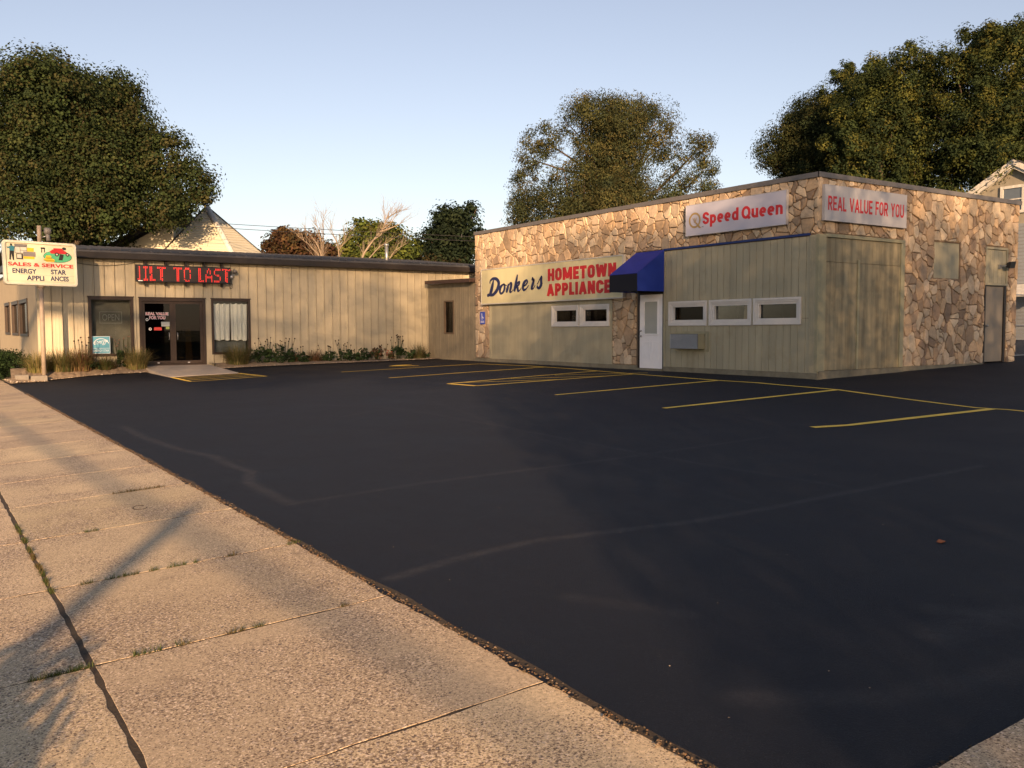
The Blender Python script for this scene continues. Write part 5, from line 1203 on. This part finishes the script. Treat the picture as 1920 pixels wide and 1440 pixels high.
for s_ in (-1, 1):
    e = (ap[0]+s_*(ap[0]-le), ez)
    mb.prism([FH.P(ap[0], ap[1]-.16, .302), FH.P(e[0], e[1]-.16, .302), FH.P(e[0], e[1]+.09, .302), FH.P(ap[0], ap[1]+.09, .302)], (-.04, 0, 0))
    mb.prism([FH.P(ap[0], ap[1]-.32, .0), FH.P(e[0], e[1]-.32, .0), FH.P(e[0], e[1]-.16, .0), FH.P(ap[0], ap[1]-.16, .0)], (-.26, 0, 0))
mb.build('rake_board', 'trim_white', rf)
mb = MB(); fframe(mb, FH, -22.74, -20.6, 6.82, 8.12, .13, .032, .09); fbox(mb, FH, -21.75, -21.63, 6.95, 7.99, .032, .08); fbox(mb, FH, -22.61, -20.73, 7.45, 7.50, .032, .075); f = mb.build('window', 'trim_white', NH)
mb = MB(); fbox(mb, FH, -22.61, -20.73, 6.95, 7.99, .01, .034); mb.build('pane', mat('house_pane', (.10, .12, .14), .1, .1, spec=.8), f)
mb = MB(); mb.prism([FH.P(-22.3, 3.35, .05), FH.P(-19.5, 3.35, .05), FH.P(-19.5, 2.9, 1.4), FH.P(-22.3, 2.9, 1.4)], (0, 0, .16)); mb.build('porch_roof', 'trim_white', NH)

# ------------------------------------------------------------------ chain link gate
GT = thing('chain_link_gate', 'galvanised chain-link gate at the far right end of the stone store', 'gate', (26, 13.9, .5))
mb = MB(); z0, z1 = .62, 2.5
for x in (25.25, 26.72, 26.84, 28.6): mb.tube([(x, 13.9, z0-.2), (x, 13.9, z1)], .032, 8)
for z in (z0+.05, 1.55, z1-.03): mb.tube([(25.25, 13.9, z), (28.6, 13.9, z)], .02, 6)
mb.build('frame', 'steel', GT)
mb = MB(); s_ = .075
for i in range(-30, 50):
    for sg in (1, -1):
        x0 = 25.25+i*s_; 
        a = (x0, z0+.05); b = (x0+sg*(z1-z0-.08), z1-.03)
        # clip to the gate width
        t0, t1 = 0, 1
        for lim, s2 in ((25.25, 1), (28.6, -1)):
            fa, fb = (a[0]-lim)*s2, (b[0]-lim)*s2
            if fa < 0 and fb < 0: t0 = 2
            elif fa < 0: t0 = max(t0, fa/(fa-fb))
            elif fb < 0: t1 = min(t1, fa/(fa-fb))
        if t0 < t1:
            p = [(a[0]+(b[0]-a[0])*t, 13.9+sg*.004, a[1]+(b[1]-a[1])*t) for t in (t0, t1)]; mb.tube(p, .0028, 3, False)
mb.build('wire_mesh', 'steel', GT)

# ------------------------------------------------------------------ overhead lines seen behind
for k, (dz, lab) in enumerate(((0, 'upper thin overhead wire crossing the sky behind the tan store'), (-.29, 'lower thin overhead wire crossing the sky behind the tan store'))):
    mb = MB(); a, b = Vector((-.7, 53.9, 7.80+dz*.73)), Vector((28.1, 34.6, 5.58+dz*.73))
    mb.tube([a.lerp(b, t)+Vector((0, 0, -.25*4*t*(1-t)+.22)) for t in [i/24 for i in range(25)]], .013, 4, False)
    tag(mb.build('power_line', 'cable'), lab, 'wire', 'overhead wires behind the stores')

# ------------------------------------------------------------------ plants in the beds
def blade_mb(mb, x, y, z, h, lean, ang, w_, cols):
    n = 4; d = Vector((math.cos(ang), math.sin(ang), 0)); s_ = Vector((-d.y, d.x, 0)); vs = []
    for i in range(n+1):
        t = i/n; p = Vector((x, y, z))+d*(lean*t**1.8)+Vector((0, 0, h*(t-.42*lean/h*t**2.4))); ww = w_*(1-.85*t)
        vs += [p-s_*ww, p+s_*ww]
    mb.col = random.choice(cols); k = random.uniform(.75, 1.25); mb.col = tuple(c*k for c in mb.col)
    mb.add(vs, [(2*i, 2*i+1, 2*i+3, 2*i+2) for i in range(n)])
def tuft(label, x, y, z, w_, h, n, cols, group='grass tufts in the beds'):
    h *= 1.3; w_ *= 1.15; n = int(n*1.4)
    t = thing('grass_tuft', label, 'grass tuft', (x, y, z), group); mb = MB(); mb.col = cols[0]
    for _ in range(n):
        a = random.uniform(0, 2*math.pi); rr = random.random()**.7*w_*.35
        blade_mb(mb, x+rr*math.cos(a), y+rr*math.sin(a)*.6, z-.02, h*random.uniform(.6, 1.1), w_*random.uniform(.1, .75), a+random.gauss(0, .5), random.uniform(.005, .009), cols)
    mb.build('blades', 'plant', t); return t
def cone_plant(label, x, y, z, w_, h, hs, nl, nst, cols, group='leafy flowering plants in the beds', head=(.035, .018, .012), name='coneflower'):
    h *= 1.25; hs *= 1.04; w_ *= 1.15; nl = int(nl*1.7)
    t = thing(name, label, 'plant', (x, y, z), group)
    B = [(x+random.uniform(-.3, .3)*w_, y+random.uniform(-.15, .1), z+h*random.uniform(.25, .75), w_*random.uniform(.22, .34)) for _ in range(6)]
    P, nr, cc = crown_pts(B, nl, 12, .05, cols, .8, .3, .3)
    P[:, 2] = np.maximum(P[:, 2], z+.01)
    P[:, 1] = np.minimum(P[:, 1], 30.72)
    V, Fq, C = leaves(P, nr, .075*(.6+.8*RNG.random(len(P))), cc, .5, .3)
    tri_obj('leaves', V, Fq, C, 'plant', t)
    mb = MB(); mb.col = (.05, .06, .025); hd = MB(); hd.col = head
    for _ in range(nst):
        a = random.gauss(0, w_*.28); top = Vector((x+a*1.25, min(30.7, y+random.uniform(-.12, .1)), z+hs*random.uniform(.68, 1.0)))
        mb.col = (.05, .06, .025); mb.tube([(x+a*.5, y, z), (x+a*.9, y, z+h*.6), top], .006, 4, False)
        r0 = random.uniform(.020, .030); mb.col = head; mb.tube([top+Vector((0, 0, -.01)), top+Vector((0, 0, .012)), top+Vector((0, 0, .035))], [r0*.7, r0, r0*.4], 7)
    mb.build('stems', 'plant', t)
    return t
GG = [(.11, .105, .035), (.16, .13, .05), (.07, .085, .028), (.22, .17, .08)]; GD = [(.03, .055, .02), (.04, .065, .022), (.025, .045, .018)]; RB = [(.16, .075, .04), (.20, .11, .06), (.12, .08, .04), (.09, .09, .03)]; GY = [(.24, .19, .07), (.17, .16, .05), (.30, .22, .10), (.10, .11, .035)]
tuft('arching green-gold grass clump beside the right edge of the entrance slab', 9.07, 30.25, .33, .9, .62, 620, GG)
cone_plant('low dark leafy plant right of the arching grass clump', 9.72, 30.35, .34, .7, .38, .5, 420, 4, GD)
cone_plant('tall narrow plant with dark seed heads second from the arching grass clump', 10.12, 30.4, .34, .45, .5, .86, 380, 9, GD)
cone_plant('widest leafy plant with seed heads below the tan wall, right of the tall narrow one', 10.72, 30.3, .34, .95, .48, .86, 900, 13, GD)
cone_plant('small seed-head plant between two reddish grasses', 11.38, 30.3, .34, .45, .3, .56, 260, 5, GD)
tuft('thin reddish grass left of the small seed-head plant', 11.15, 30.4, .34, .4, .38, 150, RB)
tuft('reddish brown grass clump with drying leaves in the middle of the long bed', 11.86, 30.35, .34, .6, .42, 260, RB)
cone_plant('leafy plant with curled brown tips right of the reddish grass clump', 12.36, 30.25, .34, .55, .38, .62, 420, 5, GD)
cone_plant('upright plant with nodding seed heads in the middle of the long bed', 12.93, 30.25, .34, .5, .42, .78, 420, 9, GD)
cone_plant('wide low plant with small seed heads right of the nodding ones', 13.6, 30.25, .34, .75, .3, .46, 480, 10, GD)
cone_plant('reddish green bushy plant with seed heads near the red blooms', 14.25, 30.3, .34, .65, .38, .58, 420, 9, RB+GD)
cone_plant('small plant with bright red blooms in the right half of the long bed', 14.75, 30.25, .34, .35, .3, .36, 160, 3, RB, head=(.45, .05, .03), name='red_flower_plant')
cone_plant('tallest seed-head plant of the long bed with a crowded top', 15.1, 30.35, .34, .34, .62, .92, 380, 16, GD)
cone_plant('dense dark shrubby plant at the foot of the tallest one', 15.45, 30.25, .34, .45, .36, .36, 420, 0, GD)
tuft('spiky grass clump near the annex corner', 15.98, 30.3, .34, .6, .55, 240, [(.06, .075, .03), (.10, .10, .04), (.13, .09, .04)])
cone_plant('little sprig at the right end of the long bed', 16.36, 30.35, .34, .28, .24, .24, 120, 0, GD)
tuft('golden grass clump at the foot of the sign pole', 3.05, 29.75, .25, .75, .58, 420, GY)
tuft('large green arching grass clump right of the sign pole', 3.65, 30.0, .28, .95, .60, 620, GG)
tuft('reddish dry grass clump left of the poster window', 4.22, 30.1, .28, .8, .62, 480, RB+GY[:1])
cone_plant('tall thin plant with seed heads in front of the reddish dry grass', 4.42, 30.2, .3, .4, .5, .95, 200, 8, RB, head=(.05, .03, .02))
cone_plant('small dark leafy plant under the poster', 4.5, 30.0, .28, .35, .28, .28, 260, 0, GD)
tuft('low green-brown grass directly under the poster window', 4.95, 30.2, .3, .8, .42, 420, [(.11, .11, .035), (.14, .09, .04), (.08, .10, .03)])
cone_plant('dark upright plant with pale seed heads at the right side of the poster window', 5.47, 30.3, .3, .34, .55, .98, 420, 12, GD, head=(.20, .13, .10))
tuft('bright golden grass clump left of the entrance slab', 5.86, 30.15, .28, .75, .60, 520, GY)
# clipped hedge at the left edge
HG = thing('hedge', 'dark rounded hedge at the left edge beside the tan side wall', 'hedge', (2.3, 32.5, .1))
B = [(2.0+.3*i % 1.0, 31.6+.5*i, .45, .42) for i in range(12)]+[(2.55, 31.7, .4, .42), (1.7, 31.5, .4, .5), (2.6, 32.4, .42, .42), (2.2, 31.2, .35, .4)]
P, nr, cc = crown_pts(B, 16000, 14, .07, [(.022, .04, .014), (.03, .055, .018), (.018, .032, .012)], .8, .3, .6)
P[:, 2] = np.clip(P[:, 2], .02, .95)
V, Fq, C = leaves(P, nr, .055*(.6+.8*RNG.random(len(P))), cc, .6, .0); tri_obj('foliage', V, Fq, C, 'plant', HG)
mb = MB()
for b in B[::2]: mb.tube([(b[0], b[1], -.1), (b[0], b[1], .45)], .02, 5)
mb.build('stems', 'bark', HG)

# weeds in the sidewalk joints, nobody could count the blades
WEEDS = [(0.89, 4.535, 0.07), (1.06, 4.535, 0.03), (1.32, 4.535, 0.045), (1.44, 4.535, 0.03), (1.92, 4.53, 0.03), (0.44, 4.52, 0.07), (0.52, 4.525, 0.07), (0.6, 4.53, 0.05), (0.64, 8.12, 0.05), (0.64, 7.56, 0.09), (0.64, 7.2, 0.08), (0.64, 6.97, 0.08), (0.64, 6.62, 0.1), (0.64, 6.23, 0.09), (0.64, 6.0, 0.06), (0.64, 7.9, .08), (.64, 6.45, .06), (1.35, 6.025, 0.03), (1.41, 6.025, 0.03), (1.24, 6.025, 0.03), (1.51, 6.025, 0.02), (1.74, 6.025, 0.034), (2.17, 6.03, 0.05), (1.1, 7.52, 0.05), (1.8, 9.02, 0.17), (0.84, 6.02, 0.04), (1.01, 6.02, 0.06), (1.1, 6.02, 0.05), (.3, 7.5, .1), (.2, 6.02, .08), (1.6, 9.02, .1), (.1, 4.52, .06)]
mb = MB(); mb.col = GG[0]
for x, y, w_ in WEEDS:
    brown = y > 8.5 or random.random() < .3
    along = abs(x-.64) < .001
    for _ in range(int(w_*1700)):
        a, b = (random.gauss(0, .008), random.uniform(-w_, w_)) if along else (random.uniform(-w_, w_), random.gauss(0, .006))
        xx = x+a; blade_mb(mb, xx, y+b, wz(xx)-.012, random.uniform(.02, .055), random.uniform(.006, .04), random.uniform(0, 6.28), random.uniform(.0014, .0028), [(.13, .09, .04), (.10, .09, .03)] if brown else [(.055, .085, .022), (.08, .10, .03), (.14, .11, .05), (.04, .06, .018)])
for _ in range(500):
    y = random.uniform(1.7, 16); blade_mb(mb, XE-.005+random.gauss(0, .012), y, -.01, random.uniform(.01, .03), random.uniform(.005, .03), random.uniform(0, 6.28), random.uniform(.0008, .0018), [(.24, .17, .09), (.15, .10, .05), (.10, .09, .03)])
o = mb.build('joint_weeds', 'plant'); tag(o, 'short grass and weeds growing in the sidewalk joints', 'weeds', None, 'stuff')
# litter
mb = MB(); mb.prism([(5.72, 3.36, .05), (5.76, 3.35, .056), (5.785, 3.375, .052), (5.76, 3.40, .06), (5.72, 3.39, .051)], (0, 0, .003))
tag(mb.build('fallen_leaf', mat('orange_leaf', (.42, .12, .03), .7)), 'single orange fallen leaf lying on the black asphalt', 'leaf')
mb = MB(); mb.tube([(1.58+.055*math.cos(a*.35), 8.17+.09*math.sin(a*.35), wz(1.58+.055*math.cos(a*.35))+.0005) for a in range(2, 18)], .005, 5, False)
tag(mb.build('valve_ring', 'gap'), 'rusty oval utility ring set in the sidewalk', 'utility cover')

# ------------------------------------------------------------------ unseen behind the photographer: trees, bush and house added to cast the long shade
def occluder_tree(label, base, ells, n, leaf=.09, fork=.5):  # unseen sun blocker, leaf count tuned for the light leaking through
    """ells: (x, y, z, rx, rz) ellipsoids filled evenly with leaves"""
    t = thing('occluder_tree', label, 'tree', base, 'unseen trees added to cast shade')
    E_ = np.array(ells); vol = E_[:, 3]**2*E_[:, 4]; k_ = RNG.choice(len(E_), n, p=vol/vol.sum())
    d = RNG.normal(size=(n, 3)); d /= np.linalg.norm(d, axis=1, keepdims=True); d *= RNG.random((n, 1))**(1/3)
    P = E_[k_, :3]+d*np.stack([E_[k_, 3], E_[k_, 3], E_[k_, 4]], 1)
    cc = np.array(OL)[RNG.integers(0, len(OL), n)]
    V, Fq, C = leaves(P, RNG.normal(size=(n, 3)), leaf*(.7+.6*RNG.random(n)), cc, .8, .2); tri_obj('crown', V, Fq, C, 'leaf', t)
    mb = MB(); tp = Vector(ells[0][:3]); b0 = Vector(base); fk = b0.lerp(tp, fork) if fork < .9 else Vector((b0.x+1, b0.y, tp.z-.6)); mb.tube([b0, b0.lerp(fk, .6), fk, tp], [.4, .3, .22, .1], 10)
    for q in ells[1:]: mb.tube([fk, Vector(q[:3])], [.10, .03], 6)
    mb.build('trunk', 'bark', t)
def ps(p, t_): return (.88*p-.47*t_, -.47*p-.88*t_)
def el(p, t_, z, rx, rz): return (*ps(p, t_), z, rx, rz)
occluder_tree('broad unseen tree behind the photographer, added to shade the lot', (*ps(4.6, 15), -.2), [el(4.4, 15, 7.2, 3.4, 6.8), el(3.3, 14, 4, 2.2, 4.0), el(6, 15.5, 10, 2.8, 3.2)], 82000)
occluder_tree('dense unseen tree nearer the driveway, added to shade the stone store', (*ps(10.5, 14), -.2), [el(10.5, 14, 7.2, 4.6, 7.0), el(8, 14, 7, 3.0, 6.4)], 112000)
occluder_tree('dense unseen tree beyond the driveway, added to shade the stone store', (*ps(17, 13), -.2), [el(17, 13, 7.2, 5.0, 7.0), el(14, 13.5, 7, 3.0, 6.4), el(21, 13, 6.5, 3.4, 6)], 120000)
occluder_tree('high-crowned unseen tree across the road, added to shade the tan store wall', (*ps(-15, 24), -.3), [el(-4.2, 24, 14.7, 3.6, 4.2), el(-8.6, 24.5, 15.0, 2.6, 3.6), el(-12.8, 24, 15.8, 2.0, 2.4), el(0, 23.5, 14.2, 2.6, 4.0)], 72000, fork=.93)
# telephone pole and cable that throw the thin shadows over the sidewalk
px, py = 1.6-.47*23.5, 7.2-.88*23.5
UP = thing('utility_pole', 'wooden utility pole across the street carrying one thick cable', 'pole', (px, py, -.3))
hz = 23.5*math.tan(SUN_EL)
mb = MB(); mb.tube([(px, py, -.3), (px, py, hz+.15)], [.11, .08], 12); mb.build('shaft', 'wood_pole', UP)
mb = MB(); mb.tube([(px-.047*k, py+k, hz) for k in range(-34, 46, 4)], .034, 6)
tag(mb.build('telephone_cable', 'cable'), 'thick black telephone cable running along the street beyond the frame', 'cable')
BU = thing('shadow_bush', 'rounded dark unseen bush on the verge, added to shade the near sidewalk corner', 'bush', (-2.0, .5, -.2))  # bush added out of view for the shadow on the sidewalk corner
P, nr, cc = crown_pts([(-1.85, .35, .38, .6), (-2.0, .75, .38, .6), (-1.9, .5, .65, .45), (-1.75, .1, .2, .5)], 16000, 14, .08, GD, .8, .3, .3)
V, Fq, C = leaves(P, nr, .07*(.6+.8*RNG.random(len(P))), cc, .6, .0); tri_obj('foliage', V, Fq, C, 'plant', BU)
mb = MB()
for q in ((-2.05, .4), (-1.95, .7)): mb.tube([(-2, .5, -.25), (q[0], q[1], .45)], .02, 5)
mb.build('stems', 'bark', BU)
NB = thing('occluder_house', 'two-storey brick house added unseen behind the photographer to back the shading trees', 'house', (12, -32, -.2))  # unseen house added behind the trees to close their shade
mb = MB(); mb.box(4, 20, -40, -28, -.3, 7.5); mb.build('wall', mat('red_brick', (.22, .10, .07), .9, .2, 3), NB)
mb = MB(); mb.prism([(3.5, -40.5, 7.5), (3.5, -27.5, 7.5), (3.5, -34, 11.5)], (17, 0, 0)); mb.build('roof', 'shingle', NB)
for x in (6.5, 10.5, 14.5):
    for z in (1, 4.3):
        mb = MB(); mb.box(x, x+1.2, -27.99, -27.94, z, z+1.7); f = mb.build('window', 'trim_white', NB); mb = MB(); mb.box(x+.1, x+1.1, -27.93, -27.92, z+.1, z+1.6); mb.build('pane', 'glass_dark', f)
